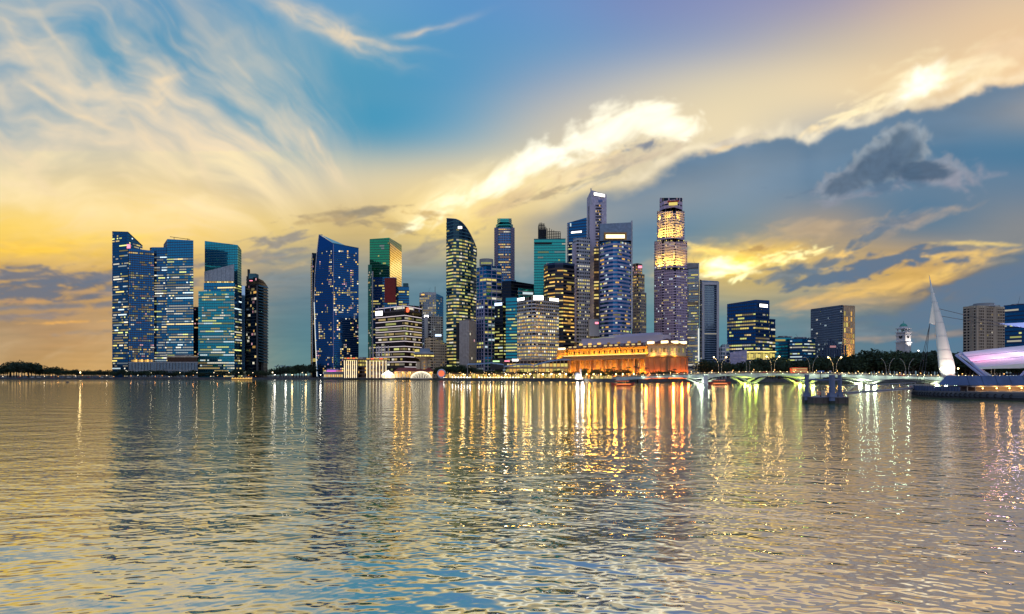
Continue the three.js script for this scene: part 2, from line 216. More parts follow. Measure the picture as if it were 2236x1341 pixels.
{ const d = 560, t = thing('mooring_buoy', 'small dark buoy floating alone off the southern shore', 'buoy', [px(147, d), 0, -d]); part(t, 'float', new THREE.SphereGeometry(.9, 14, 10), mat(.04, .04, .05, .5), [0, .35, 0], null, [1.3, .7, 1.3]); part(t, 'ring', new THREE.TorusGeometry(.28, .07, 6, 12), mat(.2, .2, .2, .5), [0, 1.1, 0]); }

// ---------------------------------------------------------------- materials of the city
function paneTexture() {   // each pane of a curtain wall hangs a little out of true
  const N = 64, d = new Uint8Array(N * N * 4), r = rng(77);
  for (let i = 0; i < N * N; i++) { const a = (r() - .5) * .022, b = (r() - .5) * .022, l = 1 / Math.hypot(a, b, 1); d[4 * i] = 127.5 + 127.5 * a * l; d[4 * i + 1] = 127.5 + 127.5 * b * l; d[4 * i + 2] = 127.5 + 127.5 * l; d[4 * i + 3] = 255; }
  const t = new THREE.DataTexture(d, N, N); t.wrapS = t.wrapT = THREE.RepeatWrapping; t.repeat.set(1 / (N * 1.6), 1 / (N * 3.9)); t.needsUpdate = true; return t;
}
const PANES = paneTexture();
function mottle(seed, lo, hi) { const N = 256, d = new Uint8Array(N * N * 4), f = (x, y) => fbm(x, y, 5); for (let j = 0; j < N; j++) for (let i = 0; i < N; i++) { const a = i / N, b = j / N, n = f(a * 8 + seed, b * 8) * (1 - a) * (1 - b) + f(a * 8 - 8 + seed, b * 8) * a * (1 - b) + f(a * 8 + seed, b * 8 - 8) * (1 - a) * b + f(a * 8 - 8 + seed, b * 8 - 8) * a * b, v = 255 * clamp(lerp(lo, hi, .5 + n)); const o = (j * N + i) * 4; d[o] = d[o + 1] = d[o + 2] = v; d[o + 3] = 255; } const t = new THREE.DataTexture(d, N, N); t.wrapS = t.wrapT = THREE.RepeatWrapping; t.magFilter = THREE.LinearFilter; t.colorSpace = THREE.SRGBColorSpace; t.needsUpdate = true; return t; }
const GRIME = mottle(3, .78, 1.05); GRIME.repeat.set(1 / 30, 1 / 30);
const glass = (r, g, b, rough = .1, metal = .85) => new THREE.MeshPhysicalMaterial({ color: new THREE.Color().setRGB(r, g, b), roughness: rough, metalness: metal, normalMap: PANES });
const G = { navy: glass(.008, .12, .32), blue: glass(.01, .19, .42), teal: glass(.012, .26, .4), sea: glass(.02, .31, .33), green: glass(.012, .21, .13, .05), dark: glass(.02, .055, .09), ink: glass(.012, .024, .05, .14), slate: glass(.09, .15, .23), brown: glass(.034, .025, .024, .14), deep: glass(.006, .1, .33), sunsetGold: glass(.8, .62, .3, .08) };  // last glass has the golden sunset reflection mixed into its tint
const stone = (r, g, b) => mat(r, g, b, .78, { map: GRIME });
const M = {
  white: stone(.78, .76, .8), pale: stone(.66, .65, .72), lilac: stone(.68, .6, .76), grey: stone(.36, .37, .4), midgrey: stone(.26, .26, .3), dark: stone(.06, .065, .08), black: stone(.02, .022, .03), beige: stone(.62, .5, .36), tan: stone(.56, .44, .34), mauve: stone(.66, .5, .68), umber: stone(.09, .066, .066), violet: stone(.46, .44, .68), steel: mat(.34, .38, .42, .4, { metalness: .6 }), bluegrey: stone(.24, .32, .46), navy: mat(.012, .04, .11, .45), teal: stone(.05, .17, .22), green: mat(.02, .1, .075, .4), roof: stone(.16, .16, .17), red: stone(.3, .03, .03), orange: stone(.55, .2, .09), concrete: stone(.48, .42, .4), brownstone: stone(.3, .22, .2), copper: stone(.1, .42, .34),
};
const tone = { warm: [1, .74, .28], yellow: [1, .8, .2], lime: [.84, .88, .26], cool: [.74, .92, .95], white: [1, .92, .7], amber: [1, .55, .12], pink: [1, .5, .55] };
const LIT = {}; for (const k in tone) LIT[k] = [.18, .4, .8, 1.5].map((s) => glow(...tone[k], s));
const pick = (r, list) => list[Math.floor(r() * list.length)];

// ---------------------------------------------------------------- one storeyed volume: curtain wall, a band at every floor, piers and the windows that are lit
const quad = (out, a, b, c, d) => out.push(...a, ...b, ...c, ...a, ...c, ...d);
function soup(v, metric = true) {
  const g = new THREE.BufferGeometry(); g.setAttribute('position', new THREE.Float32BufferAttribute(v, 3)); g.computeVertexNormals();
  const n = g.attributes.normal, uv = []; for (let i = 0; i < v.length / 3; i++) { const x = v[3 * i], y = v[3 * i + 1], z = v[3 * i + 2], nx = n.getX(i), nz = n.getZ(i), h = Math.hypot(nx, nz); if (h < .3) uv.push(x, z); else uv.push((-nx * z + nz * x) / h, y); }
  g.setAttribute('uv', new THREE.Float32BufferAttribute(uv, 2)); return g;
}
function skin(v) { let g = new THREE.BufferGeometry(); g.setAttribute('position', new THREE.Float32BufferAttribute(v, 3)); g = mergeVertices(g, .002); g.computeVertexNormals(); const p = g.attributes.position, uv = []; for (let i = 0; i < p.count; i++) uv.push(p.getX(i), p.getY(i)); g.setAttribute('uv', new THREE.Float32BufferAttribute(uv, 2)); return g; }   // smooth-shaded surface
function volume(parent, o) {
  const P = o.poly, n = P.length, y0 = o.y0 ?? 0, tops = Array.isArray(o.top) ? o.top : P.map(() => o.top), r = rng(o.seed ?? 1), fh = o.floor ?? 4, bh = o.band ?? 1.2, out = o.out ?? .35;
  const low = Math.min(...tops), high = Math.max(...tops);
  const E = P.map((a, i) => { const b = P[(i + 1) % n], dx = b[0] - a[0], dz = b[1] - a[1], L = Math.hypot(dx, dz); return { a, b, L, t: [dx / L, dz / L], n: [-dz / L, dx / L], ha: tops[i], hb: tops[(i + 1) % n] }; });
  const grow = (d) => P.map((p, i) => { const e = E[(i + n - 1) % n], f = E[i], k = 1 + e.n[0] * f.n[0] + e.n[1] * f.n[1], m = d / Math.max(k, .35); return [p[0] + (e.n[0] + f.n[0]) * m, p[1] + (e.n[1] + f.n[1]) * m]; });
  // core
  const v = []; E.forEach((e) => quad(v, [e.a[0], y0, e.a[1]], [e.b[0], y0, e.b[1]], [e.b[0], e.hb, e.b[1]], [e.a[0], e.ha, e.a[1]]));
  for (const f of THREE.ShapeUtils.triangulateShape(P.map((p) => new THREE.Vector2(p[0], -p[1])), [])) for (const i of f) v.push(P[i][0], tops[i], P[i][1]);
  part(parent, o.coreName ?? 'curtain_wall', soup(v), o.glass ?? G.navy);
  // a band round every floor, cut off where the roof slopes
  const O = grow(out), bandMat = o.bandMat ?? M.midgrey;
  const ring = (y, h) => { const q = []; E.forEach((e, i) => { const j = (i + 1) % n; let t0 = 0, t1 = 1; const need = y + h - .02; if (e.ha < need && e.hb < need) return; if (e.ha < need) t0 = (need - e.ha) / (e.hb - e.ha); if (e.hb < need) t1 = (need - e.ha) / (e.hb - e.ha);
    const at = (A, B, t) => [lerp(A[0], B[0], t), lerp(A[1], B[1], t)], a = at(P[i], P[j], t0), b = at(P[i], P[j], t1), A = at(O[i], O[j], t0), B = at(O[i], O[j], t1);
    quad(q, [A[0], 0, A[1]], [B[0], 0, B[1]], [B[0], h, B[1]], [A[0], h, A[1]]); quad(q, [A[0], h, A[1]], [B[0], h, B[1]], [b[0], h, b[1]], [a[0], h, a[1]]); quad(q, [a[0], 0, a[1]], [b[0], 0, b[1]], [B[0], 0, B[1]], [A[0], 0, A[1]]);
    if (t0 > 0) quad(q, [a[0], 0, a[1]], [A[0], 0, A[1]], [A[0], h, A[1]], [a[0], h, a[1]]); if (t1 < 1) quad(q, [B[0], 0, B[1]], [b[0], 0, b[1]], [b[0], h, b[1]], [B[0], h, B[1]]); }); return q.length ? soup(q) : null; };
  let whole = null; const floors = Math.floor((high - y0) / fh);
  if (bh > 0) for (let k = o.firstBand ?? 0; k < floors; k++) { const y = y0 + k * fh; if (o.skipBand?.(k, floors)) continue; let g; if (y + bh <= low) g = whole ??= ring(-1e6, bh); else g = ring(y, bh); if (g) part(parent, 'floor_band', g, o.bandMats ? o.bandMats(k, floors) : bandMat, [0, y, 0]); }
  if (o.cap !== 0 && low === high) part(parent, 'parapet', ring(-1e6, o.cap ?? 1), o.capMat ?? bandMat, [0, low - (o.cap ?? 1) + .4, 0]);
  // piers or mullions
  const cellW = o.cell ?? 3, faces = o.faces;
  if (o.pier) {
    const list = []; E.forEach((e, i) => { const m = Math.max(1, Math.round(e.L / cellW)); for (let k = o.cornerPier ? 0 : 1; k < m + (o.cornerPier ? 1 : 0); k++) { const s = clamp(k / m * e.L, o.pier / 2, e.L - o.pier / 2), h = lerp(e.ha, e.hb, k / m) - y0 - .05; const c = (o.pierOut ?? out + .08); list.push([e, s, h, c]); } });
    const put = ([e, s, h, c]) => ({ pos: [e.a[0] + e.t[0] * s + e.n[0] * (c / 2 - .04), y0 + h / 2, e.a[1] + e.t[1] * s + e.n[1] * (c / 2 - .04)], ry: Math.atan2(-e.t[1], e.t[0]), sc: [o.pier, h, c + .08] });
    if (o.pier >= 1.6 && list.length < 120) for (const p of list) { const q = put(p); part(parent, 'pier', UNIT, o.pierMat ?? bandMat, q.pos, [0, q.ry, 0], q.sc); }
    else { const gs = list.map((p) => { const q = put(p); return new THREE.BoxGeometry(...q.sc).rotateY(q.ry).translate(...q.pos); }); if (gs.length) part(parent, 'mullions', merge(gs), o.pierMat ?? bandMat).userData.kind = 'stuff'; }
  }
  // lit windows, in runs along a floor
  const lit = []; const w = o.win;
  if (w) E.forEach((e, i) => {
    { const mx = parent.position.x + (e.a[0] + e.b[0]) / 2, mz = parent.position.z + (e.a[1] + e.b[1]) / 2; if (faces ? !faces.includes(i) : -(e.n[0] * mx + e.n[1] * mz) / Math.hypot(mx, mz) < -.08) return; }
    const m = Math.max(1, Math.round(e.L / cellW)), cw = e.L / m;
    for (let k = w.from ?? 0; k < floors - (w.skipTop ?? 0); k++) {
      const y = y0 + k * fh + bh, h = (fh - bh) * (w.tall ?? .8); let p = typeof w.p === 'function' ? w.p(k / floors, i, k) : w.p; if (w.byFloor !== 0) p *= lerp(1, r() < .3 ? .15 : .4 + 1.3 * r(), w.byFloor ?? 1);
      let j = 0; while (j < m) {
        if (r() > p * .62) { j++; continue; }
        let run = w.run ? 1 + Math.floor(r() * r() * w.run * 1.6) : 1; run = Math.min(run, m - j);
        const topHere = lerp(e.ha, e.hb, (j + run / 2) / m); if (topHere < y + h + 1) { j += run; continue; }
        lit.push({ e, s: (j + run / 2) * cw, w: run * cw - (w.gap ?? .5), h, y: y + (fh - bh) / 2, m: LIT[pick(r, w.tones)][w.level ? pick(r, w.level) : Math.floor(r() * 3.3)] }); j += run;
      }
    }
  });
  lit.sort((a, b) => b.w * b.h - a.w * a.h);
  const rest = new Map();
  lit.forEach((q, i) => {
    const pos = [q.e.a[0] + q.e.t[0] * q.s + q.e.n[0] * .07, q.y, q.e.a[1] + q.e.t[1] * q.s + q.e.n[1] * .07], ry = Math.atan2(-q.e.t[1], q.e.t[0]);
    if (i < (o.most ?? 240)) part(parent, 'lit_window', UNIT, q.m, pos, [0, ry, 0], [q.w, q.h, .1]);
    else { if (!rest.has(q.m)) rest.set(q.m, []); rest.get(q.m).push(new THREE.BoxGeometry(q.w, q.h, .1).rotateY(ry).translate(...pos)); }
  });
  for (const [m, gs] of rest) part(parent, 'small_lit_windows', merge(gs), m).userData.kind = 'stuff';
  return E;
}
const GROUND = 2.4;
// a tower from the bearings, distances and top heights of its visible corners, left to right; its far side is closed off behind
function place(chain, back, o = {}) {
  const pts = chain.map(([x, d]) => [px(x, d), -d]), tops = chain.map(([x, d, y]) => py(y, d) - GROUND), w = chain[chain.length - 1][0] - chain[0][0], [xl, dl] = chain[0], [xr, dr] = chain[chain.length - 1], D = Math.max(dl, dr) + back;
  pts.push([px(xr - .04 * w, D), -D], [px(xl + .04 * w, D), -D]); tops.push(o.backTops?.[1] ?? tops[chain.length - 1], o.backTops?.[0] ?? tops[0]);
  const ox = pts.reduce((s, p) => s + p[0], 0) / pts.length, oz = pts.reduce((s, p) => s + p[1], 0) / pts.length;
  return { origin: [ox, GROUND, oz], poly: pts.map((p) => [p[0] - ox, p[1] - oz]), tops };
}
function tower(name, label, chain, back, o = {}, group) {
  const q = place(chain, back, o), t = thing(name, label, o.category ?? 'tower', q.origin, 0, group);
  const flat = q.tops.every((h) => Math.abs(h - q.tops[0]) < 1.2);
  volume(t, { ...o, poly: q.poly, top: flat ? q.tops[0] : q.tops, y0: o.y0px ? py(o.y0px, chain[0][1]) - GROUND : 0 });
  if (flat && !o.y0px && o.kit !== 0) {   // plant on the roof
    const r = rng((o.seed ?? 1) * 7 + 3), H = q.tops[0], cx = q.poly.reduce((s, p) => s + p[0], 0) / q.poly.length, cz = q.poly.reduce((s, p) => s + p[1], 0) / q.poly.length, w = Math.max(...q.poly.map((p) => p[0])) - Math.min(...q.poly.map((p) => p[0]));
    part(t, 'plant_room', UNIT, M.midgrey, [cx + (r() - .5) * w * .2, H + 1.3, cz], null, [w * (.3 + .2 * r()), 2.6, 8]); for (let k = 0; k < 3; k++) part(t, 'cooling_unit', UNIT, M.steel, [cx + (r() - .5) * w * .7, H + .9, cz + 7 + r() * 3], null, [2 + r() * 2, 1.8, 2.4]);
    if (r() < .6) part(t, 'roof_mast', bar(cx + (r() - .5) * w * .5, H, cz, cx + (r() - .5) * w * .5, H + 7 + 5 * r(), cz, .22, 5, .08), M.dark);
  }
  return Object.assign(t, { here: (x, y, d) => [px(x, d) - q.origin[0], py(y, d) - GROUND, -d - q.origin[2]], addVolume: (chain2, back2, o2 = {}) => { const k = place(chain2, back2, o2), dx = k.origin[0] - q.origin[0], dz = k.origin[2] - q.origin[2], f2 = k.tops.every((h) => Math.abs(h - k.tops[0]) < 1.2); volume(t, { ...o2, poly: k.poly.map((p) => [p[0] + dx, p[1] + dz]), top: f2 ? k.tops[0] : k.tops, y0: o2.y0px ? py(o2.y0px, chain2[0][1]) - GROUND : 0 }); } });
}
// an illuminated sign panel on a facade: a shallow box with a glowing face
function sign(t, x0, y0, x1, y1, d, m, d1 = d) { const a = t.here(x0, (y0 + y1) / 2, d), b = t.here(x1, (y0 + y1) / 2, d1), w = Math.hypot(b[0] - a[0], b[2] - a[2]), h = (y1 - y0) / FOCAL * (d + d1) / 2; const s = part(t, 'sign', UNIT, M.dark, [(a[0] + b[0]) / 2, (a[1] + b[1]) / 2, (a[2] + b[2]) / 2], [0, Math.atan2(-(b[2] - a[2]), b[0] - a[0]), 0], [w, h, .8]); part(s, 'sign_light', UNIT, m, [0, 0, .56], null, [.96, .9, .14]); return s; }
const SIGN = { white: glow(1, .97, .92, 3), gold: glow(1, .78, .4, 3), red: glow(1, .16, .06, 1.6), blue: glow(.6, .75, 1, 2), pink: glow(1, .25, .35, 2) };

// ---------------------------------------------------------------- land: one sheet from the quay to the horizon, with a sea wall
const SHORE = [[-6000, 1010], [-1500, 1005], [0, 1000], [400, 985], [690, 970], [738, 905], [955, 868], [1000, 735], [1120, 705], [1240, 672], [1330, 600], [1392, 545], [1412, 600], [1460, 640], [1560, 640], [1700, 605], [1990, 560], [2236, 520], [3000, 470], [7000, 430]];
{
  const s = SHORE.map(([x, d]) => [px(x, d), -d]), sh = new THREE.Shape(s.map(([x, z]) => new THREE.Vector2(x, -z)));
  sh.lineTo(16000, 15000); sh.lineTo(-16000, 15000);
  const g = new THREE.ShapeGeometry(sh).rotateX(-Math.PI / 2).translate(0, GROUND, 0), p = g.attributes.position; for (let i = 0; i < p.count; i++) g.attributes.uv.setXY(i, p.getX(i), p.getZ(i));
  structure('ground', g, mat(.045, .045, .042, .9, { map: GRIME }));
  const v = [], q = []; for (let i = 0; i + 1 < s.length; i++) { const [a, b] = [s[i], s[i + 1]], dx = b[0] - a[0], dz = b[1] - a[1], L = Math.hypot(dx, dz), n = [-dz / L, dx / L], A = [a[0] + n[0] * .5, a[1] + n[1] * .5], B = [b[0] + n[0] * .5, b[1] + n[1] * .5]; quad(v, [A[0], -2, A[1]], [B[0], -2, B[1]], [B[0], GROUND + .5, B[1]], [A[0], GROUND + .5, A[1]]); quad(v, [A[0], GROUND + .5, A[1]], [B[0], GROUND + .5, B[1]], [b[0], GROUND + .5, b[1]], [a[0], GROUND + .5, a[1]]); quad(v, [a[0], GROUND + .5, a[1]], [b[0], GROUND + .5, b[1]], [b[0], GROUND - .3, b[1]], [a[0], GROUND - .3, a[1]]); }
  structure('sea_wall', soup(v), M.dark);
}
const OFFICE = ['warm', 'white', 'lime', 'yellow', 'cool'], COOL = ['cool', 'white', 'lime', 'white', 'warm'], HOME = ['warm', 'amber', 'yellow', 'white', 'pink'];
const dark3 = [0, 0, 1, 1, 2];

// ---- southern group of glass towers
{ // the slab with the raked roof
  const t = tower('office_tower', 'blue glass tower with raked roof at the outer end of the southern group', [[245, 1100, 506], [279, 1085, 507], [311, 1120, 537]], 40, { glass: G.blue, bandMat: M.navy, floor: 4.2, band: .9, out: .12, cell: 3, pier: .18, seed: 1, win: { p: .7, run: 6, tones: OFFICE, gap: .2, level: [0, 0, 1, 1, 2, 3], tall: .6 } });
  sign(t, 277, 533, 285, 543, 1080, SIGN.pink);
  part(t, 'roof_edge', merge([bar(...t.here(245, 505.6, 1099.8), ...t.here(279, 506.5, 1084.8), .5, 5), bar(...t.here(279, 506.5, 1084.8), ...t.here(311, 536.5, 1119.8), .5, 5)]), M.black);
}
tower('apartment_tower', 'dark gridded apartment tower in front of the raked glass slab', [[281, 1062, 542], [336, 1078, 548]], 34, { glass: G.deep, bandMat: M.umber, floor: 3.6, band: 1.0, out: .5, cell: 2.6, pier: .5, pierMat: M.dark, seed: 2, cap: 1.6, win: { p: (f) => .6, run: 2, tones: HOME.concat(OFFICE), level: [0, 0, 0, 0, 1, 1, 2], gap: .7, tall: .7 } });
{
  const t = tower('office_tower', 'blue glass tower in two stepped halves with white window strips', [[357, 1092, 534], [365, 1076, 522], [422, 1070, 525]], 42, { glass: G.blue, bandMat: M.navy, floor: 4.2, band: 1.1, out: .12, cell: 3, pier: .2, seed: 3, win: { p: (f) => f > .86 ? .12 : 1.0, run: 9, tones: COOL, gap: .25, tall: .55, level: [0, 0, 1, 1, 1, 2, 3], skipTop: 4 } });
  t.addVolume([[327, 1094, 541], [331, 1082, 540], [364, 1079, 540]], 40, { glass: G.navy, bandMat: M.navy, floor: 4.2, band: 1.1, out: .12, cell: 3, pier: .2, seed: 4, win: { p: .8, run: 5, tones: COOL, gap: .25, tall: .55, level: [0, 1, 1, 2, 3], skipTop: 2 } });
  part(t, 'roof_crane', merge([bar(...t.here(371, 517, 1085), ...t.here(415, 523, 1080), .4, 4), bar(...t.here(410, 521, 1082), ...t.here(410, 525, 1082), .5, 4), bar(...t.here(380, 518, 1084), ...t.here(380, 523, 1084), .4, 4)]), M.black);
}
tower('apartment_tower', 'slim dark tower squeezed between two blue glass towers', [[417, 1180, 672], [435, 1182, 672]], 24, { glass: G.ink, bandMat: M.black, floor: 3.6, band: 1, out: .3, cell: 3, seed: 5, win: { p: .25, tones: ['amber', 'warm', 'pink'], level: [0, 1, 2] } });
{
  const t = tower('office_tower', 'teal glass tower with a slanted grey screen on its front', [[447, 1120, 526], [519, 1112, 535], [527, 1130, 546]], 40, { glass: G.teal, bandMat: M.teal, floor: 4.2, band: 1, out: .15, cell: 3, pier: .2, seed: 6 });
  t.addVolume([[445, 1078, 618], [512, 1070, 618], [530, 1100, 624]], 30, { glass: G.blue, bandMat: M.navy, floor: 4.2, band: 1, out: .12, cell: 3, pier: .2, seed: 7, cap: 1.4, win: { p: (f, i) => i ? .6 : .5, run: 9, tones: ['lime', 'cool', 'white', 'warm', 'yellow'], gap: .25, tall: .6, level: [0, 1, 1, 2, 3] } });
  t.addVolume([[433, 1060, 636], [511.4, 1056, 637]], 16, { glass: G.teal, bandMat: M.teal, floor: 4.2, band: 1, out: .12, cell: 3, pier: .2, seed: 8, win: { p: .75, run: 8, tones: ['lime', 'cool', 'white', 'warm'], gap: .25, tall: .6, level: [0, 1, 1, 2, 2] } });
  // slanted screen of seven panels over a lit terrace
  for (let k = 0; k < 7; k++) { const x0 = 446 + k * 9.3, x1 = x0 + 8.9, top = (x) => lerp(593, 577, (x - 446) / 65), a = t.here(x0, 614, 1080), b = t.here(x1, 614, 1079), c = t.here(x1, top(x1), 1094), e = t.here(x0, top(x0), 1095), q = [], sh = (p) => [p[0], p[1], p[2] - .7]; quad(q, a, b, c, e); quad(q, sh(b), sh(a), sh(e), sh(c)); quad(q, e, c, sh(c), sh(e)); quad(q, b, sh(b), sh(c), c); quad(q, sh(a), a, e, sh(e)); part(t, 'screen_panel', soup(q), M.grey); }
  for (let k = 0; k < 12; k++) part(t, 'terrace_light', UNIT, pick(rng(k + 5), [LIT.amber[2], LIT.warm[3], LIT.amber[1]]), t.here(449 + k * 5.3, 616, 1079.5), null, [3, 1.4, .6]);
  part(t, 'glass_fin', UNIT, glass(.3, .5, .8, .15), t.here(535, 718, 1090), null, [5.4, py(626, 1090) - py(811, 1090), 14]);
}
{
  const t = tower('apartment_tower', 'dark stepped tower with protruding sunshade ledges and a roof mast', [[538, 1070, 603], [560, 1050, 606], [575, 1075, 613], [584, 1092, 625]], 30, { glass: G.ink, bandMat: M.black, floor: 5.1, band: .8, out: .4, cell: 3, seed: 9, faces: [0], win: { p: (f, i) => .3, run: 2, tones: ['amber', 'warm', 'white', 'pink'], level: [0, 1, 2, 2] } });
  for (let k = 0; k < 27; k++) { const y = 622 + k * 6.3, a = t.here(563, y, 1052), b = t.here(584, y + 4, 1088), c = t.here(586.5, y + 7.5, 1083), e = t.here(565, y + 2.5, 1046), q = [], sh = (p) => [p[0], p[1] - .6, p[2]]; quad(q, e, c, b, a); quad(q, sh(a), sh(b), sh(c), sh(e)); quad(q, sh(e), sh(c), c, e); part(t, 'sunshade_ledge', soup(q), M.teal); }
  for (const [x, d] of [[562, 1049], [573, 1067]]) part(t, 'shaft', UNIT, M.dark, t.here(x, 720, d), null, [2.4, 140, 3]);
  part(t, 'mast', UNIT, M.black, t.here(543, 602, 1060), null, [3, 20, 3]);
  part(t, 'plant_room', UNIT, M.teal, t.here(554, 604, 1062), null, [11, 8, 12]);
  part(t, 'roof_light', UNIT, SIGN.pink, t.here(549, 613, 1058), null, [6, 1.2, .6]);
}
{ // podium of the southern group
  const t = tower('podium_building', 'beige flat podium with a lit terrace below the blue towers', [[365, 1030, 778], [431, 1028, 778]], 30, { category: 'podium', glass: G.brown, coreName: 'wall', bandMat: M.beige, floor: 7.4, band: 2.2, out: .8, cell: 6, seed: 11, cap: 2, win: { p: .6, run: 4, tones: ['yellow', 'warm'], level: [0, 1] } });
  t.addVolume([[281, 1020, 791], [335, 1018, 792], [431, 1015, 792]], 24, { glass: G.slate, coreName: 'wall', bandMat: M.grey, floor: 11, band: 1.2, out: .8, cell: 5, pier: .4, seed: 12, cap: 1.4 });
  for (let k = 0; k < 11; k++) part(t, 'terrace_light', UNIT, LIT.amber[k % 3 + 1], t.here(289 + k * 4.2, 788, 1022), null, [2, 2.4 + (k * 7 % 3), 1]);
}

// ---- the pair of sail-shaped apartment towers
{
  const L = [[692, 822], [688.5, 740], [685.8, 660], [687.5, 600], [692, 550], [696.5, 512]], d0 = 1045, t = thing('apartment_tower', 'sail-shaped blue apartment tower with a pointed crest and bowed white edge', 'tower', [px(730, d0), GROUND, -d0 - 15]);
  t.here = (x, y, d) => [px(x, d) - t.position.x, py(y, d) - GROUND, -d - t.position.z];
  const v = [], F = (x, y, d) => { const p = t.here(x, y, d); p[1] = Math.max(p[1], 0); return p; };
  for (let i = 0; i + 1 < L.length; i++) { const [a, b] = [L[i], L[i + 1]], rt = (y) => Math.max(y, 532); quad(v, F(a[0], a[1], 1050), F(728, rt(a[1]), 1030), F(728, rt(b[1]), 1030), F(b[0], b[1], 1050)); quad(v, F(a[0] + 8, a[1], 1085), F(a[0], a[1], 1050), F(b[0], b[1], 1050), F(b[0] + 8, b[1], 1085)); }
  const R = [[728, 822], [728, 700], [728, 531]]; quad(v, F(728, 822, 1030), F(783, 822, 1052), F(783, 542, 1052), F(728, 531.5, 1030)); quad(v, F(783, 822, 1052), F(778, 822, 1090), F(778, 546, 1090), F(783, 542, 1052)); quad(v, F(778, 822, 1090), F(700, 822, 1085), F(704, 514, 1085), F(778, 546, 1090)); quad(v, F(728, 531.5, 1030), F(783, 542, 1052), F(778, 546, 1090), F(704, 514, 1085)); v.push(...F(728, 531.5, 1030), ...F(704, 514, 1085), ...F(696.5, 512, 1050));
  part(t, 'curtain_wall', soup(v), G.deep);
  const r = rng(21), tones = HOME.concat(['warm', 'yellow', 'white']);
  const leftAt = (y) => { let i = 0; while (i < L.length - 2 && y < L[i + 1][1]) i++; return lerp(L[i][0], L[i + 1][0], clamp((y - L[i][1]) / (L[i + 1][1] - L[i][1]))); };
  const fl = 4.75; let nw = 0; const extra = new Map(), strips = new Map();
  for (let k = 0; k < 58; k++) {
    const y = 815 - k * fl; if (y < 545) continue;
    for (const side of [0, 1]) {
      const x0 = side ? 728 : leftAt(y), x1 = side ? 783 : 728, dA = side ? 1030 : 1050, dB = side ? 1052 : 1030, m = side ? 15 : 11;
      const A = F(x0, y + 1.9, dA - .3), B = F(x1, y + 1.9, dB - .3); part(t, 'floor_band', UNIT, M.navy, [(A[0] + B[0]) / 2, A[1], (A[2] + B[2]) / 2], [0, Math.atan2(-(B[2] - A[2]), B[0] - A[0]), 0], [Math.hypot(B[0] - A[0], B[2] - A[2]) - .4, .8, .5]);
      for (let j = 0; j < m; j++) {
        const key = `${side}${Math.floor(j / 2)}${Math.floor(k / 4)}`; if (!strips.has(key)) strips.set(key, r()); let p = .05 + (strips.get(key) > .72 ? .55 : 0); if (Math.abs(y - 640) < 4 && (side || j < 4)) p = .95; if (r() > p) continue;
        const f = (j + .5) / m, x = lerp(x0, x1, f), d = lerp(dA, dB, f) - .25, pos = F(x, y - .4, d), m2 = LIT[Math.abs(y - 640) < 4 ? 'yellow' : pick(r, tones)][pick(r, [1, 1, 2, 2, 3])], a = Math.atan2(side ? -22 : 20, side ? px(55, 1040) - px(0, 1040) : px(38, 1040) - px(0, 1040)) * -1, sc = [1.9, 2, .16];
        if (nw++ < 290) part(t, 'lit_window', UNIT, m2, pos, [0, side ? Math.atan2(22, 55 * .72) : Math.atan2(-20, 40 * .72), 0], sc); else { if (!extra.has(m2)) extra.set(m2, []); extra.get(m2).push(new THREE.BoxGeometry(...sc).rotateY(side ? .507 : -.6).translate(...pos)); }
      }
    }
  }
  for (const [m, g] of extra) part(t, 'small_lit_windows', merge(g), m).userData.kind = 'stuff';
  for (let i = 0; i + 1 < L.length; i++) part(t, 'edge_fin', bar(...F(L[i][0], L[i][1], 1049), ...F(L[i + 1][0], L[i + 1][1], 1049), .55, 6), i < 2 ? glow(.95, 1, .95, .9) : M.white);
  part(t, 'fold_fin', bar(...F(728, 822, 1029), ...F(728, 533, 1029), .5, 6), M.violet);
  part(t, 'roof_edge', bar(...F(728, 531.5, 1030), ...F(783, 542, 1052), .7, 5), M.teal);
}
{
  const t = tower('apartment_tower', 'thin dark rear blade of the sail-shaped apartment pair', [[678.5, 1120, 578], [681, 1112, 552], [692, 1118, 553]], 40, { glass: G.dark, bandMat: M.black, floor: 4, band: .8, out: .2, cell: 3, seed: 22, win: { p: .16, tones: HOME, level: [0, 1] } });
  part(t, 'edge_fin', bar(...t.here(682.5, 800, 1110), ...t.here(681.5, 556, 1110), .6, 6), M.white);
  for (let k = 0; k < 3; k++) part(t, 'terrace_light', UNIT, LIT.yellow[2], t.here(686, 784 + k * 2.4, 1111), null, [7, 1, .5]);
}
// ---- green and gold tower with its lower neighbours
{
  const t = tower('office_tower', 'green glass tower with the golden sunset tinted into its side panes', [[807, 1170, 522], [850, 1166, 519], [877, 1259, 535]], 20, { glass: G.green, bandMat: M.green, floor: 4.4, band: 1.1, out: .06, cell: 3, seed: 31, cap: 2, backTops: [py(530, 1170) - GROUND, py(535, 1259) - GROUND], win: { p: .1, run: 3, tones: ['lime', 'cool'], level: [0, 0, 1] }, faces: [0] });
  for (let k = 0; k < 34; k++) { const y = py(523, 1170) - GROUND - 2 - k * 4.4, v = [], a = t.here(851, 600, 1167.5), b = t.here(876.4, 600, 1256), drop = (f) => 0; for (const [i, j] of [[0, 1]]) quad(v, [a[0] + .5, y - 3.6, a[2]], [b[0] + .5, y - 3.6 - 0, b[2]], [b[0] + .5, y, b[2]], [a[0] + .5, y, a[2]]); quad(v, [a[0] + .5, y, a[2]], [b[0] + .5, y, b[2]], [b[0] + .1, y, b[2]], [a[0] + .1, y, a[2]]); if (k > 0) part(t, 'gold_tinted_pane_row', soup(v), G.sunsetGold); }  // side panes tinted gold to stand for the reflected sunset
  t.addVolume([[803.5, 1160, 578], [812, 1150, 578]], 40, { glass: G.green, bandMat: M.teal, floor: 4.4, band: 1, out: .1, cell: 3, seed: 32, win: { p: .3, tones: ['white', 'warm'], level: [0, 1] } });
}
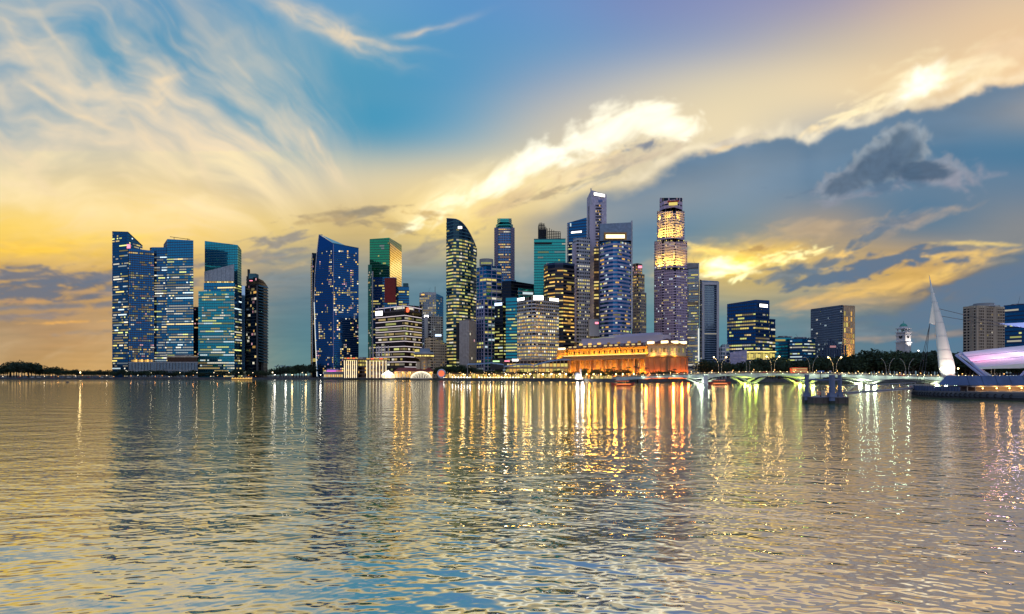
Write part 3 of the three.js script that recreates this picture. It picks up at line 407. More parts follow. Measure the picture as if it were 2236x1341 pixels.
{
  const t = tower('office_tower', 'dark blue tower with a dark red panel high on its front', [[811, 1110, 605], [866, 1104, 606]], 34, { glass: G.navy, bandMat: M.navy, floor: 4.3, band: 1.6, out: .2, cell: 3.2, pier: .3, seed: 33, win: { p: (f) => f > .72 ? .25 : .62, run: 3, tones: ['yellow', 'lime', 'warm'], level: [0, 1, 2, 2], gap: .5, tall: .7 } });
  part(t, 'red_panel', UNIT, M.red, t.here(852, 634, 1102), null, [18.5, 41, 1.2]);
  part(t, 'corner_fin', UNIT, M.steel, t.here(813.5, 700, 1108), null, [2, py(604, 1108) - GROUND - 4, 2]);
  t.addVolume([[866, 1120, 626], [893, 1122, 627]], 26, { glass: G.navy, bandMat: M.navy, floor: 4.3, band: 1.6, out: .2, cell: 3.2, pier: .3, seed: 34, win: { p: .6, run: 3, tones: ['yellow', 'lime'], level: [0, 1, 2], gap: .5 } });
  part(t, 'plant_room', UNIT, M.teal, t.here(886, 623, 1128), null, [8, 6, 8]);
}
{
  const t = tower('office_block', 'dark corner office block ringed with glowing white floor lines', [[820, 985, 679], [883.5, 940, 666], [921, 985, 669]], 20, { category: 'building', glass: G.brown, bandMat: M.umber, floor: 7.3, band: 2.2, out: .25, cell: 2.4, seed: 35, cap: 1.6, win: { p: (f) => f > .8 ? .05 : .62, run: 8, tones: ['lime', 'yellow', 'warm', 'white'], level: [0, 0, 1, 1, 2], gap: .3, tall: .55 } });
  const c = [t.here(820, 760, 984), t.here(883.5, 760, 939), t.here(921, 760, 984)];
  for (let k = 0; k < 14; k++) for (const i of [0, 1]) { if (k < 3 && i === 0 && k > 0) continue; const y = py(667, 940) - GROUND - .8 - (13 - k) * 7.3 - (k === 13 ? 0 : 6); if (y < 1) continue; const a = c[i], b = c[i + 1], e = .4 / Math.hypot(b[0] - a[0], b[2] - a[2]); part(t, 'floor_light', UNIT, glow(1, .86, .9, .85), [(a[0] + b[0]) / 2, y, (a[2] + b[2]) / 2 + .2], [0, Math.atan2(-(b[2] - a[2]), b[0] - a[0]), 0], [Math.hypot(b[0] - a[0], b[2] - a[2]) - .6, .75, .5]); }
  for (let k = 0; k < 8; k++) { const f = (k + .5) / 8, i = f < .6 ? 0 : 1, g = i ? (f - .6) / .4 : f / .6, a = c[i], b = c[i + 1]; part(t, 'crown_post', UNIT, M.violet, [lerp(a[0], b[0], g), py(674, 962) - GROUND + 1, lerp(a[2], b[2], g) + .4], null, [.8, 9, .6]); }
  sign(t, 820, 679, 836, 690, 980, SIGN.white, 971); 
  part(t, 'round_sign', new THREE.CylinderGeometry(3.4, 3.4, .8, 20).rotateX(Math.PI / 2), SIGN.red, t.here(890, 677, 943), [0, -.7, 0]);
  for (let k = 0; k < 4; k++) part(t, 'column', UNIT, M.pale, t.here(826 + k * 7.3, 766, 976 - k * 5), null, [1.1, 15, 1.1]);
}
{
  const t = tower('office_tower', 'white ribbed tower with blue glass flank behind the banded block', [[916, 1150, 640], [952, 1142, 638]], 30, { glass: G.slate, bandMat: M.white, floor: 4.2, band: .6, out: .15, cell: 3, pier: .9, pierMat: M.white, seed: 36, cap: 5, win: { p: (f) => f < .85 && f > .74 ? .8 : .25, run: 4, tones: ['yellow', 'warm', 'white'], level: [0, 1] } });
  t.addVolume([[952.4, 1144, 641], [968, 1165, 648]], 20, { glass: G.blue, bandMat: M.bluegrey, floor: 4.2, band: 1.2, out: .2, cell: 3, seed: 37, win: { p: .2, tones: COOL, level: [0, 1] } });
  part(t, 'roof_mast', bar(...t.here(950, 638, 1150), ...t.here(950, 626, 1150), .4, 5), M.dark);
  sign(t, 920, 642, 927, 645, 1140, LIT.amber[3]);
}
{
  const t = tower('office_tower', 'grey concrete tower with dark window slots and a pale roof sign', [[923, 1060, 692], [938, 1052, 690], [966, 1062, 692]], 30, { glass: G.ink, bandMat: M.pale, floor: 3.7, band: 1.3, out: .5, cell: 3.2, pier: 1.5, pierMat: M.pale, seed: 38, win: { p: .16, tones: COOL, level: [0, 1] } });
  sign(t, 926, 688, 936, 694, 1050, SIGN.white); part(t, 'stair_core', UNIT, M.white, t.here(931, 752, 1050), null, [5, py(700, 1050) - GROUND - 2, 3]);
  sign(t, 950, 730, 964, 735, 1056, SIGN.blue);
}
tower('hotel_building', 'cream old hotel block with rows of small square windows', [[928, 960, 738], [942, 950, 736], [975, 965, 750]], 30, { category: 'building', glass: G.ink, coreName: 'wall', bandMat: M.beige, floor: 3.9, band: 2.1, out: .3, cell: 3.4, pier: 1.7, pierMat: M.beige, seed: 39, win: { p: .3, tones: ['amber', 'yellow', 'warm'], level: [0, 1, 1], gap: 1.7 } });

// ---- the curved-crest tower and the grey slab before it
{
  const ch = [[975, 1012, 477], [990, 1000, 478]]; for (let k = 1; k <= 8; k++) { const f = k / 8; ch.push([990 + 50 * (f ** 1.0), 1000 + 40 * f * f, 478 + 62 * f ** 2.1]); }
  const t = tower('office_tower', 'green-lit glass tower with a crest that curves down to one side', ch, 30, { glass: G.dark, bandMat: M.teal, floor: 5.0, band: 1.5, out: .5, cell: 3.2, seed: 41, most: 300, win: { p: (f, i) => f > .86 ? .12 : i < 6 ? 1.5 : .75, byFloor: .5, run: 6, tones: ['lime', 'yellow', 'lime', 'white', 'warm'], level: [0, 1, 1, 2, 2], gap: .3, tall: .62 } });
  part(t, 'roof_edge', merge(ch.slice(0, -1).map((a, i) => bar(...t.here(a[0], a[2] - .4, a[1]), ...t.here(ch[i + 1][0], ch[i + 1][2] - .4, ch[i + 1][1]), .45, 5))), M.steel);
  sign(t, 1000, 494, 1009, 500, 1001, SIGN.white);
  part(t, 'roof_mast', bar(...t.here(1040.5, 560, 1046), ...t.here(1040.5, 542, 1046), .8, 5), M.dark);
}
{
  const t = tower('office_block', 'windowless grey-brown concrete slab before the curved-crest tower', [[1003, 925, 700], [1024, 915, 698], [1040, 940, 702]], 20, { category: 'building', glass: M.concrete, coreName: 'wall', bandMat: M.brownstone, floor: 4.2, band: .12, out: .05, cell: 3, pier: .1, pierOut: .1, seed: 42, cap: 1, faces: [1], win: { p: .05, tones: ['white', 'pink'], level: [2], byFloor: 0 } });
  part(t, 'side_recess', UNIT, M.black, t.here(1000, 745, 935), null, [4.5, 52, 10]);
}
{
  const t = tower('office_tower', 'violet-framed glass tower with a round drum roof', [[1041, 1000, 585], [1062, 985, 581], [1095, 1000, 581]], 32, { glass: G.blue, bandMat: M.violet, floor: 5.5, band: .8, out: .7, cell: 8, pier: .5, pierMat: M.violet, seed: 43, win: { p: .5, run: 2, tones: ['lime', 'white', 'cool', 'yellow'], level: [0, 0, 1, 2], gap: 1, tall: .6 } });
  part(t, 'roof_drum', new THREE.CylinderGeometry(10.5, 10.5, 10, 24), M.grey, t.here(1062, 574, 1010)); for (let k = 0; k < 7; k++) part(t, 'drum_light', UNIT, LIT.lime[1], t.here(1052 + k * 3.3, 574.5, 998.5 + Math.abs(k - 3)), null, [2, 2.4, .5]);
  t.addVolume([[1041, 965, 656], [1057, 950, 655], [1081, 962, 657]], 18, { glass: G.navy, bandMat: M.violet, floor: 5.2, band: .9, out: .9, cell: 7.5, pier: .8, pierMat: M.violet, cornerPier: true, seed: 44, win: { p: (f) => f < .3 ? .2 : .75, run: 2, tones: ['lime', 'yellow', 'white', 'cool'], level: [0, 1, 2], gap: 1, tall: .6 } });
}
{ // tall octagon with a teal cap
  const oct = (x0, x1, y, d) => [[x0, d + 16, y], [x0 + (x1 - x0) * .2, d, y], [x0 + (x1 - x0) * .8, d, y], [x1, d + 16, y]];
  const t = tower('office_tower', 'tall chamfered navy tower with a teal stepped cap', oct(1079.5, 1123.5, 497, 1130), 26, { glass: G.navy, bandMat: M.navy, floor: 4.3, band: 1.7, out: .3, cell: 3.1, pier: .7, pierMat: M.mauve, seed: 45, cap: 1.5, capMat: M.pale, win: { p: (f) => f > .93 ? 1.4 : .95, run: 4, tones: ['warm', 'yellow', 'white', 'amber'], level: [0, 1, 2, 2], gap: .6, tall: .75 }, faces: [1] });
  t.addVolume(oct(1083, 1120, 490, 1132), 22, { y0px: 497, glass: G.sea, bandMat: M.teal, floor: 2.6, band: .5, out: .3, cell: 3, seed: 46 });
  t.addVolume(oct(1086, 1117, 477, 1134), 20, { y0px: 490, glass: G.sea, bandMat: M.teal, floor: 3, band: .6, out: .4, cell: 3, seed: 47 });
  t.addVolume(oct(1077, 1127, 612, 1126), 26, { glass: G.navy, bandMat: M.navy, floor: 4.3, band: 1.7, out: .3, cell: 3.1, seed: 48, win: { p: .3, run: 3, tones: OFFICE, level: [0, 1] } });
}
{
  const t = tower('office_block', 'blue-black block with a flat dark roof behind the lit cream block', [[1096, 985, 614], [1116, 978, 613], [1166, 1000, 621]], 30, { category: 'building', glass: G.ink, bandMat: M.black, floor: 4.6, band: 1, out: .2, cell: 3.2, seed: 49, cap: 3, capMat: M.black, win: { p: .12, run: 4, tones: ['cool', 'white'], level: [0, 1, 2] } });
  t.addVolume([[1132, 960, 629], [1164, 968, 633]], 14, { glass: G.teal, bandMat: M.steel, floor: 5, band: 1, out: 1.2, cell: 3.2, seed: 50, cap: 1.6, capMat: M.pale, win: { p: .9, run: 6, tones: ['cool', 'lime'], level: [1, 2], gap: .3 } });
}
{
  const t = tower('office_tower', 'dark glass tower with yellow-green windows and a pale blue roof sign', [[1080, 935, 663], [1098, 925, 660], [1104, 932, 661]], 24, { glass: G.ink, bandMat: M.black, floor: 4.4, band: 1.3, out: .25, cell: 3, seed: 51, win: { p: (f) => f < .62 ? 1.0 : .25, run: 5, tones: ['lime', 'yellow', 'lime', 'cool'], level: [0, 1, 2, 2], gap: .4, tall: .6 } });
  t.addVolume([[1104.5, 928, 650], [1129, 922, 650]], 22, { glass: G.teal, bandMat: M.navy, floor: 4.4, band: 1.4, out: .2, cell: 3, seed: 52, win: { p: (f) => Math.abs(f - .36) < .07 ? 2 : .14, byFloor: 0, run: 5, tones: ['lime', 'yellow'], level: [1, 2], gap: .3, tall: .6 } });
  sign(t, 1080, 661, 1097, 668, 932, SIGN.blue, 924);
}
{ // cream block with every window lit
  const t = tower('office_block', 'cream office block with nearly every window lit and bright roof signs', [[1130, 870, 655], [1157, 848, 647], [1166, 845, 646], [1220, 872, 652]], 26, { category: 'building', glass: G.brown, bandMat: M.pale, floor: 4.45, band: 1.9, out: .45, cell: 3.3, pier: 1, pierMat: M.beige, seed: 53, cap: 5, capMat: M.pale, most: 300, skipBand: () => false, win: { p: (f, i, k) => f > .8 ? .1 : f > .72 ? .9 : (k === 12 || k === 9) ? .8 : f < .14 ? .5 : 1.9, byFloor: 0, tones: ['warm', 'yellow', 'warm', 'white', 'amber'], level: [1, 2, 2, 2, 3], gap: 1.1, tall: .82 } });
  sign(t, 1130, 650, 1146, 657, 866, SIGN.white, 852); sign(t, 1164, 645, 1187, 656, 843, SIGN.white); sign(t, 1199, 651, 1220, 658, 859, SIGN.white, 869);
}
{
  const t = tower('office_tower', 'flat teal glass tower with scaffold frames on its roof', [[1166, 1060, 522], [1235, 1058, 522]], 34, { glass: G.sea, bandMat: M.teal, floor: 4.3, band: 1, out: .1, cell: 3, pier: .12, seed: 54, cap: 1.6, win: { p: (f) => f < .3 ? .7 : .1, run: 8, tones: ['lime', 'white', 'cool'], level: [0, 0, 1], gap: .3, tall: .6 } });
  part(t, 'recess', UNIT, M.black, t.here(1186, 531, 1057.6), null, [28, 3, .6]);
  const fr = []; for (let k = 0; k < 6; k++) { const z = -(k % 2) * 8; for (let q = 0; q < 2; q++) { const a = t.here(1176 + k * 3.4, 522, 1068), b = t.here(1176 + k * 3.4, [491, 486, 486, 488, 492, 498][k], 1068); fr.push(bar(a[0], a[1], a[2] - q * 10, b[0], b[1], b[2] - q * 10, .45, 4)); } }
  for (let k = 0; k < 10; k++) for (let q = 0; q < 2; q++) { const y = 520 - k * 3.4, a = t.here(1176, y, 1068), b = t.here(k > 7 ? 1190 : 1193, y, 1068); fr.push(bar(a[0], a[1], a[2] - q * 10, b[0], b[1], b[2] - q * 10, .55, 4)); }
  part(t, 'roof_scaffold', merge(fr), M.black);
  const fr2 = []; for (let k = 0; k < 7; k++) { const a = t.here(1195 + k * 4.8, 522, 1070 + k), b = t.here(1195 + k * 4.8, [499, 498, 501, 503, 505, 506, 508][k], 1070 + k); fr2.push(bar(...a, ...b, .5, 4)); }
  for (let k = 0; k < 5; k++) { const y = 519 - k * 3.4; fr2.push(bar(...t.here(1195, y, 1070), ...t.here(1224, y + 1, 1076), .6, 4)); } part(t, 'roof_scaffold', merge(fr2), M.black);
  part(t, 'plant_room', UNIT, M.dark, t.here(1184, 512, 1078), null, [12, 15, 8]);
}
{
  const t = tower('office_tower', 'rounded dark tower ringed with amber-lit floors', [[1188, 930, 580], [1196, 915, 576], [1212, 906, 575], [1230, 905, 575], [1254, 918, 578]], 30, { glass: G.ink, bandMat: M.umber, floor: 5.1, band: 2.6, out: .5, cell: 3.2, seed: 55, cap: 3, capMat: M.navy, win: { p: (f, i, k) => f > .93 ? .1 : .75 + (f > .5 ? .5 : 0), run: 6, tones: ['amber', 'yellow', 'warm', 'amber'], level: [1, 2, 2, 3], gap: .4, tall: .7 } });
  for (const y of [632, 705]) { part(t, 'lit_floor', new THREE.CylinderGeometry(20, 20, 6.5, 24, 1, false, -.85, 1.7), LIT.amber[1], t.here(1222, y, 927)); }
}
{
  const t = tower('office_tower', 'dark tower with a long white sign under its slanted crown', [[1238.5, 1085, 487], [1281, 1070, 475]], 30, { glass: G.navy, bandMat: M.navy, floor: 4.6, band: 1.4, out: .25, cell: 3.2, seed: 56, win: { p: .95, run: 6, tones: ['lime', 'white', 'amber', 'yellow'], level: [1, 2, 2], gap: .4, tall: .6, skipTop: 8 } });
  sign(t, 1247, 505, 1271, 509, 1080, SIGN.white, 1072); part(t, 'corner_fin', UNIT, M.pale, t.here(1240, 545, 1084), null, [1.6, py(488, 1084) - py(600, 1084), 1.6]);
  part(t, 'crown_light', UNIT, LIT.cool[2], t.here(1246, 491, 1081), null, [2, 5, .8]);
}
{ // tall white wedge and its lower shaft
  const t = tower('office_tower', 'tallest white wedge tower with a bright roof sign and golden edge', [[1281.5, 1040, 434], [1290.5, 990, 415], [1324.5, 1005, 425]], 24, { glass: M.lilac, coreName: 'wall', bandMat: M.lilac, floor: 4.2, band: .1, out: .04, cell: 3, seed: 57, cap: 0 });
  const rr = rng(58); for (let k = 0; k < 44; k++) for (let j = 0; j < 5; j++) { const y = 449 + k * 6.2; if (y > 700) continue; const p = t.here(1301.5 + j * 2.7, y, 994.3 + j * 1.1), lit = rr() < .28; part(t, lit ? 'lit_window' : 'window', UNIT, lit ? LIT[pick(rr, ['warm', 'white', 'pink', 'amber'])][pick(rr, [1, 2, 2])] : G.ink, p, [0, -.55, 0], [1.5, 2.4, .5]); }
  for (let k = 0; k < 26; k++) part(t, 'side_louvre', UNIT, M.umber, t.here(1286, 450 + k * 3.6, 1013), [.0, 1.33, .5], [16, .7, .5]);
  sign(t, 1296, 422, 1321, 429, 991.5, SIGN.white, 1003); part(t, 'blue_panel', UNIT, mat(.1, .16, .4, .5), t.here(1308, 439, 996.6), [0, -.42, 0], [10.5, 3.6, .4]);
  part(t, 'corner_fin', UNIT, M.pale, t.here(1290.5, 545, 989.5), null, [1.5, py(413, 990) - py(680, 990), 1.5]);
  t.addVolume([[1252, 950, 520], [1261, 938, 519], [1288, 946, 519]], 22, { glass: G.ink, bandMat: M.pale, floor: 5.0, band: 2.4, out: .35, cell: 2.9, pier: 1.1, pierMat: M.pale, seed: 59, cap: 6, faces: [1], win: { p: .55, run: 3, tones: ['warm', 'white', 'yellow'], level: [1, 2, 2], gap: 1.2, tall: .8, skipTop: 2 } });
  part(t, 'blank_flank', UNIT, M.lilac, t.here(1256, 640, 940.5), [0, .62, 0], [9.8, py(521, 940) - py(735, 940), 2]);
  part(t, 'service_core', UNIT, M.lilac, t.here(1293, 600, 960), null, [7.5, py(519, 960) - GROUND - 4, 10]);
  part(t, 'annex', UNIT, M.white, t.here(1298, 716, 935), null, [16, 24, 12]); sign(t, 1299, 703, 1307, 708, 928, SIGN.pink);
}
tower('office_tower', 'narrow brown-black tower wedged beside the striped tower', [[1297, 945, 541], [1312, 943, 541]], 20, { glass: G.brown, bandMat: M.umber, floor: 4.6, band: 1.6, out: .3, cell: 3, seed: 60, win: { p: .95, run: 3, tones: ['amber', 'yellow', 'warm'], level: [1, 2, 2], gap: .4 } });
{ // bowed striped tower
  const ch = []; for (let k = 0; k <= 7; k++) { const f = k / 7; ch.push([1309.5 + 68 * f, 893 - 22 * Math.sin(Math.PI * f), 527]); }
  const t = tower('office_tower', 'bow-fronted tower striped in white and navy with a golden sign', ch, 24, { glass: G.navy, bandMat: M.violet, floor: 5.3, band: 2.4, out: .5, cell: 3, seed: 61, cap: 1, win: { p: .5, run: 4, tones: ['warm', 'white', 'lime', 'amber', 'cool'], level: [0, 1, 2, 2], gap: .3, tall: .7 } });
  const h = (x, d) => t.here(x, 527, d); t.addVolume([[1309.5, 882, 489], [1378.5, 880, 485.5]], 26, { y0px: 526, glass: M.bluegrey, coreName: 'crown_wall', bandMat: M.bluegrey, floor: 100, band: 0, cell: 5, cap: 0 });
  sign(t, 1322, 512, 1365, 521, 878, SIGN.gold); part(t, 'sign_surround', UNIT, mat(.5, .24, .05, .6), t.here(1343.5, 516, 880.6), null, [30, 10, .8]);
  part(t, 'side_fin', UNIT, M.pale, t.here(1379.5, 600, 893), null, [1.8, py(492, 893) - py(728, 893), 3]); part(t, 'side_fin', UNIT, M.navy, t.here(1309, 600, 893), null, [1.4, py(492, 893) - py(728, 893), 3]);
}
{
  const t = tower('office_tower', 'stepped stone tower with golden-lit upper storeys and pink roof light', [[1380, 1000, 640], [1397, 988, 638], [1411, 1000, 640]], 26, { glass: G.slate, bandMat: M.tan, floor: 4.3, band: 1.9, out: .3, cell: 3.1, pier: 1.2, pierMat: M.tan, seed: 62, win: { p: (f, i) => .55, run: 3, tones: ['yellow', 'warm', 'lime'], level: [0, 1, 2], gap: 1.2 } });
  t.addVolume([[1380, 1004, 600], [1394, 994, 598], [1407, 1004, 600]], 18, { y0px: 641, glass: G.brown, bandMat: M.tan, floor: 4.3, band: 1.9, out: .3, cell: 3.1, pier: 1.2, pierMat: M.tan, seed: 63, win: { p: 1.2, run: 2, tones: ['amber', 'yellow'], level: [1, 2], gap: 1.2 } });
  t.addVolume([[1381, 1008, 577], [1392, 1000, 576], [1402, 1008, 577]], 14, { y0px: 601, glass: G.brown, bandMat: M.tan, floor: 4.3, band: 1.9, out: .3, cell: 3.1, pier: 1.2, pierMat: M.tan, seed: 64, win: { p: .8, run: 2, tones: ['amber', 'pink'], level: [1, 2], gap: 1.2 } });
  sign(t, 1393, 580, 1402, 586, 998, SIGN.pink);
}
// ---- tiered tower with golden floodlights
{
  const T = (x0, xm, xr, x1, d, y) => [[x0, d + 18, y], [xm, d + 4, y], [xr, d - 6, y], [x1, d + 10, y]], O = { glass: G.ink, bandMat: M.mauve, floor: 4.05, band: 2.15, out: .55, cell: 3.4, pier: 1.65, pierMat: M.mauve, win: { p: .0, tones: ['warm'], gap: 1.8 } };
  const lowWin = { p: (f, i) => i === 0 ? .32 : i === 1 ? .3 : .5, run: 2, tones: ['warm', 'white', 'cool', 'yellow'], level: [1, 2, 2, 3], gap: 1.7, tall: .8 };
  const t = tower('office_tower', 'tiered stone tower with floodlit golden setbacks above a mauve shaft', T(1429, 1448, 1474, 1500.5, 1030, 589), 26, { ...O, seed: 65, most: 300, win: lowWin, cap: 1.6, capMat: M.mauve });
  t.addVolume(T(1429.5, 1448.2, 1474, 1500, 1031, 527), 25, { ...O, y0px: 589, seed: 66, win: { ...lowWin, p: .3 }, cap: 1.8, capMat: M.mauve });
  t.addVolume(T(1435.5, 1448.5, 1473, 1494, 1034, 461), 22, { ...O, y0px: 527, seed: 67, cap: 2, capMat: M.mauve });
  t.addVolume(T(1441, 1450, 1472, 1489.5, 1039, 432), 16, { ...O, y0px: 461, seed: 68, floor: 7, band: 5, cell: 9, pier: 2.4, cap: 3, capMat: M.midgrey });
  part(t, 'crown_window', UNIT, LIT.yellow[2], t.here(1470, 445, 1031.6), [0, -.25, 0], [13, 4.6, .6]); part(t, 'crown_recess', UNIT, M.red, t.here(1470, 440, 1031.9), [0, -.25, 0], [17, 3, .5]);
  const lamp = (x, y, d, aim, k) => { const p = t.here(x, y, d); part(t, 'floodlight', new THREE.CylinderGeometry(.5, .8, 1.2, 8), LIT.yellow[3], p); const s = new THREE.SpotLight(new THREE.Color().setRGB(1, .7, .04), k * .78, 0, .95, .8, 2); s.position.set(p[0], p[1] + 1, p[2]); s.target.position.set(...aim); t.add(s, s.target); s.castShadow = true; };
  for (const [y, yt, k] of [[525.5, 470, 5200], [586, 535, 5200]]) for (const [x, d, ax, ad] of [[1437, 1040, 1438, 1050], [1442, 1034, 1444, 1042], [1455, 1025.5, 1456, 1033], [1466, 1021, 1467, 1030], [1482, 1021, 1481, 1030], [1493, 1026, 1491, 1036]]) lamp(x, y, d - 1, t.here(ax, yt, ad), k);
  for (const [x, d] of [[1440, 1044], [1458, 1027], [1484, 1027]]) lamp(x, 480, d, t.here(x, 460, d + 8), 1500);
}
{
  const t = tower('office_tower', 'white-banded slim tower with a bright vertical corner strip', [[1500, 1075, 576], [1526, 1070, 575]], 26, { glass: G.slate, bandMat: M.pale, floor: 4.4, band: 1.7, out: .6, cell: 3, seed: 70, cap: 9, capMat: M.grey, win: { p: .85, run: 5, tones: ['warm', 'yellow', 'lime', 'white'], level: [0, 1, 2], gap: .5, tall: .65, skipTop: 3 } });
  part(t, 'blank_storey', UNIT, M.beige, t.here(1512.5, 663, 1069), null, [18, 5, 1.4]); part(t, 'blank_storey', UNIT, M.pale, t.here(1512.5, 727, 1069), null, [18, 6, 1.4]);
  part(t, 'light_strip', UNIT, glow(1, 1, .9, .9), t.here(1525.6, 760, 1067), null, [1.6, py(720, 1067) - py(805, 1067), 1.2]); part(t, 'corner_fin', UNIT, M.white, t.here(1525.6, 648, 1068), null, [1.4, py(576, 1068) - py(720, 1068) - .5, 1]);
}
{
  const t = tower('office_tower', 'blue-grey slab tower in a pale frame with closed louvred front', [[1528, 1050, 610], [1533, 1040, 612], [1569, 1044, 614]], 26, { glass: G.slate, bandMat: M.bluegrey, floor: 3.5, band: 1.5, out: .3, cell: 24, seed: 71, cap: 2, capMat: M.pale, win: { p: .1, run: 1, tones: ['cool', 'white'], level: [0, 1], tall: .6 } });
  for (const x of [1535.5, 1567.5]) part(t, 'frame_post', UNIT, M.pale, t.here(x, 700, 1039.5), null, [3.4, py(616, 1040) - py(785, 1040), 2.4]); part(t, 'frame_beam', UNIT, M.pale, t.here(1551.5, 619, 1039.4), null, [26, 4, 2]);
  const r2 = rng(72); for (let k = 0; k < 16; k++) part(t, 'window_slot', UNIT, M.black, t.here(1530.4, 640 + k * 8.4, 1044.6), [0, .7, 0], [1.6, 2.4, 1.2]);
}

// ---- northern bank
{
  const t = tower('office_block', 'navy glass block with raked roof and small white sign', [[1588, 880, 664], [1650, 850, 654.5], [1680, 868, 656]], 36, { category: 'building', glass: G.deep, bandMat: M.navy, floor: 4.4, band: 1.7, out: .25, cell: 3, pier: .2, seed: 81, most: 300, win: { p: (f, i) => f > .82 ? .15 : 1.0, run: 5, tones: ['lime', 'yellow', 'warm', 'white'], level: [0, 1, 2, 2], gap: .3, tall: .7, skipTop: 3 } });
  t.addVolume([[1680.4, 880, 697], [1693, 886, 698]], 24, { glass: G.deep, bandMat: M.navy, floor: 4.4, band: 1.7, out: .25, cell: 3, seed: 82, win: { p: .9, run: 3, tones: ['lime', 'yellow', 'white'], level: [0, 1, 2], gap: .3 } });
  sign(t, 1658, 664, 1676, 671.5, 853, SIGN.white, 863);
  for (let k = 0; k < 12; k++) part(t, 'arcade_light', UNIT, LIT.yellow[k % 3 ? 2 : 1], t.here(1632 + k * 5.2, 777, 846 + k), null, [2.4, 7 - (k % 3), .8]); part(t, 'arcade_soffit', UNIT, LIT.yellow[3], t.here(1661, 768.5, 847), [0, -.25, 0], [37, 1.2, 2]);
}
{
  const t = tower('low_building', 'pale low building with ribbed grey walls by the river trees', [[1594, 760, 770], [1631, 756, 764]], 24, { category: 'building', glass: M.violet, coreName: 'wall', bandMat: M.lilac, floor: 4, band: .5, out: .2, cell: 8, seed: 83, cap: 2, capMat: M.pale });
  t.addVolume([[1570, 780, 760], [1577, 772, 752], [1592, 772, 752]], 22, { glass: G.slate, coreName: 'wall', bandMat: M.pale, floor: 4.4, band: 1.2, out: .3, cell: 5, pier: 1.4, pierMat: M.pale, seed: 84, win: { p: .25, tones: COOL, level: [0, 1] } });
}
tower('office_block', 'small dark glass block between the navy block and the gridded slab', [[1692, 900, 737], [1727, 896, 737]], 26, { category: 'building', glass: G.teal, bandMat: M.navy, floor: 4.4, band: 1.4, out: .2, cell: 3.2, seed: 85, win: { p: .12, run: 3, tones: OFFICE, level: [0, 1] } });
tower('office_block', 'low blue block with short white window rows', [[1725, 860, 740], [1752, 850, 738], [1780, 860, 739]], 26, { category: 'building', glass: G.blue, bandMat: M.navy, floor: 4.1, band: 1.7, out: .25, cell: 3.2, seed: 86, win: { p: 1.1, run: 4, tones: ['white', 'lime', 'cool'], level: [1, 2, 2], gap: .6, tall: .6 } });
{
  const t = tower('hotel_tower', 'gridded slab tower with a golden-lit end wall', [[1771, 920, 675], [1838, 850, 666], [1842, 852, 666.5]], 20, { glass: G.slate, bandMat: M.bluegrey, floor: 3.1, band: .9, out: .5, cell: 2.5, pier: .6, pierMat: M.bluegrey, seed: 87, win: { p: (f, i) => f > .2 && f < .5 ? .25 : .04, run: 2, tones: ['cool', 'white'], level: [1, 2], gap: .8, byFloor: 0 } });
  t.addVolume([[1842.4, 850, 667], [1866, 858, 668]], 40, { glass: M.beige, coreName: 'end_wall', bandMat: M.beige, floor: 7.2, band: .7, out: .5, cell: 3.6, pier: .7, pierMat: M.beige, seed: 88, most: 300, win: { p: 1.1, byFloor: .3, tones: ['amber', 'yellow', 'amber'], level: [0, 1, 1, 2], gap: 1.6, tall: .85 } });
}
{ // added amber floodlights that turn the slab's end wall gold
  for (const x of [-4, 4]) { const t = thing('added_wall_floodlight', 'added amber floodlight on a post at the foot of the gridded slab end wall', 'lamp', [px(1854, 842) + x, GROUND, -842], 0, 'added floodlights of the gridded slab'); part(t, 'lamp_post', bar(0, 0, 0, 0, 11, 0, .2, 6), M.dark); part(t, 'floodlight', new THREE.CylinderGeometry(.5, .7, .9, 10), LIT.amber[3], [0, 11.4, 0]); const s = new THREE.SpotLight(new THREE.Color().setRGB(1, .5, .08), 5200, 0, .8, .8, 2); s.position.set(0, 12.4, 0); s.target.position.set(0, 60, -10); s.castShadow = true; t.add(s, s.target); }
}
{ // stepped fan of vertical fins
  const t = thing('finned_building', 'dark building with a stepped pyramid of vertical fins', 'building', [px(1826, 800), GROUND, -800]); const H = (x, y, d = 800) => [px(x, d) - t.position.x, py(y, d) - GROUND, -d - t.position.z];
  part(t, 'wall', UNIT, M.black, [0, 12, -8], null, [px(1858, 800) - px(1794, 800), 24, 12]);
  for (let k = 0; k < 11; k++) { const x = 1794 + k * 5.2, top = k < 9 ? 738 + Math.abs(k - 4) * 6.2 : 752 + (k - 9) * 2, h = py(top, 800) - GROUND; part(t, 'fin', new THREE.CylinderGeometry(1.15, 1.15, h, 8), M.navy, [px(x, 800) - t.position.x, h / 2, 0]); }
  for (let k = 0; k < 3; k++) part(t, 'fin', UNIT, M.navy, [px(1848 + k * 5, 800) - t.position.x, 11.5, 0], null, [1.8, 23, 1.8]);
  part(t, 'entrance_light', UNIT, LIT.pink[1], H(1819, 757, 799), null, [7, 2.4, .6]);
}
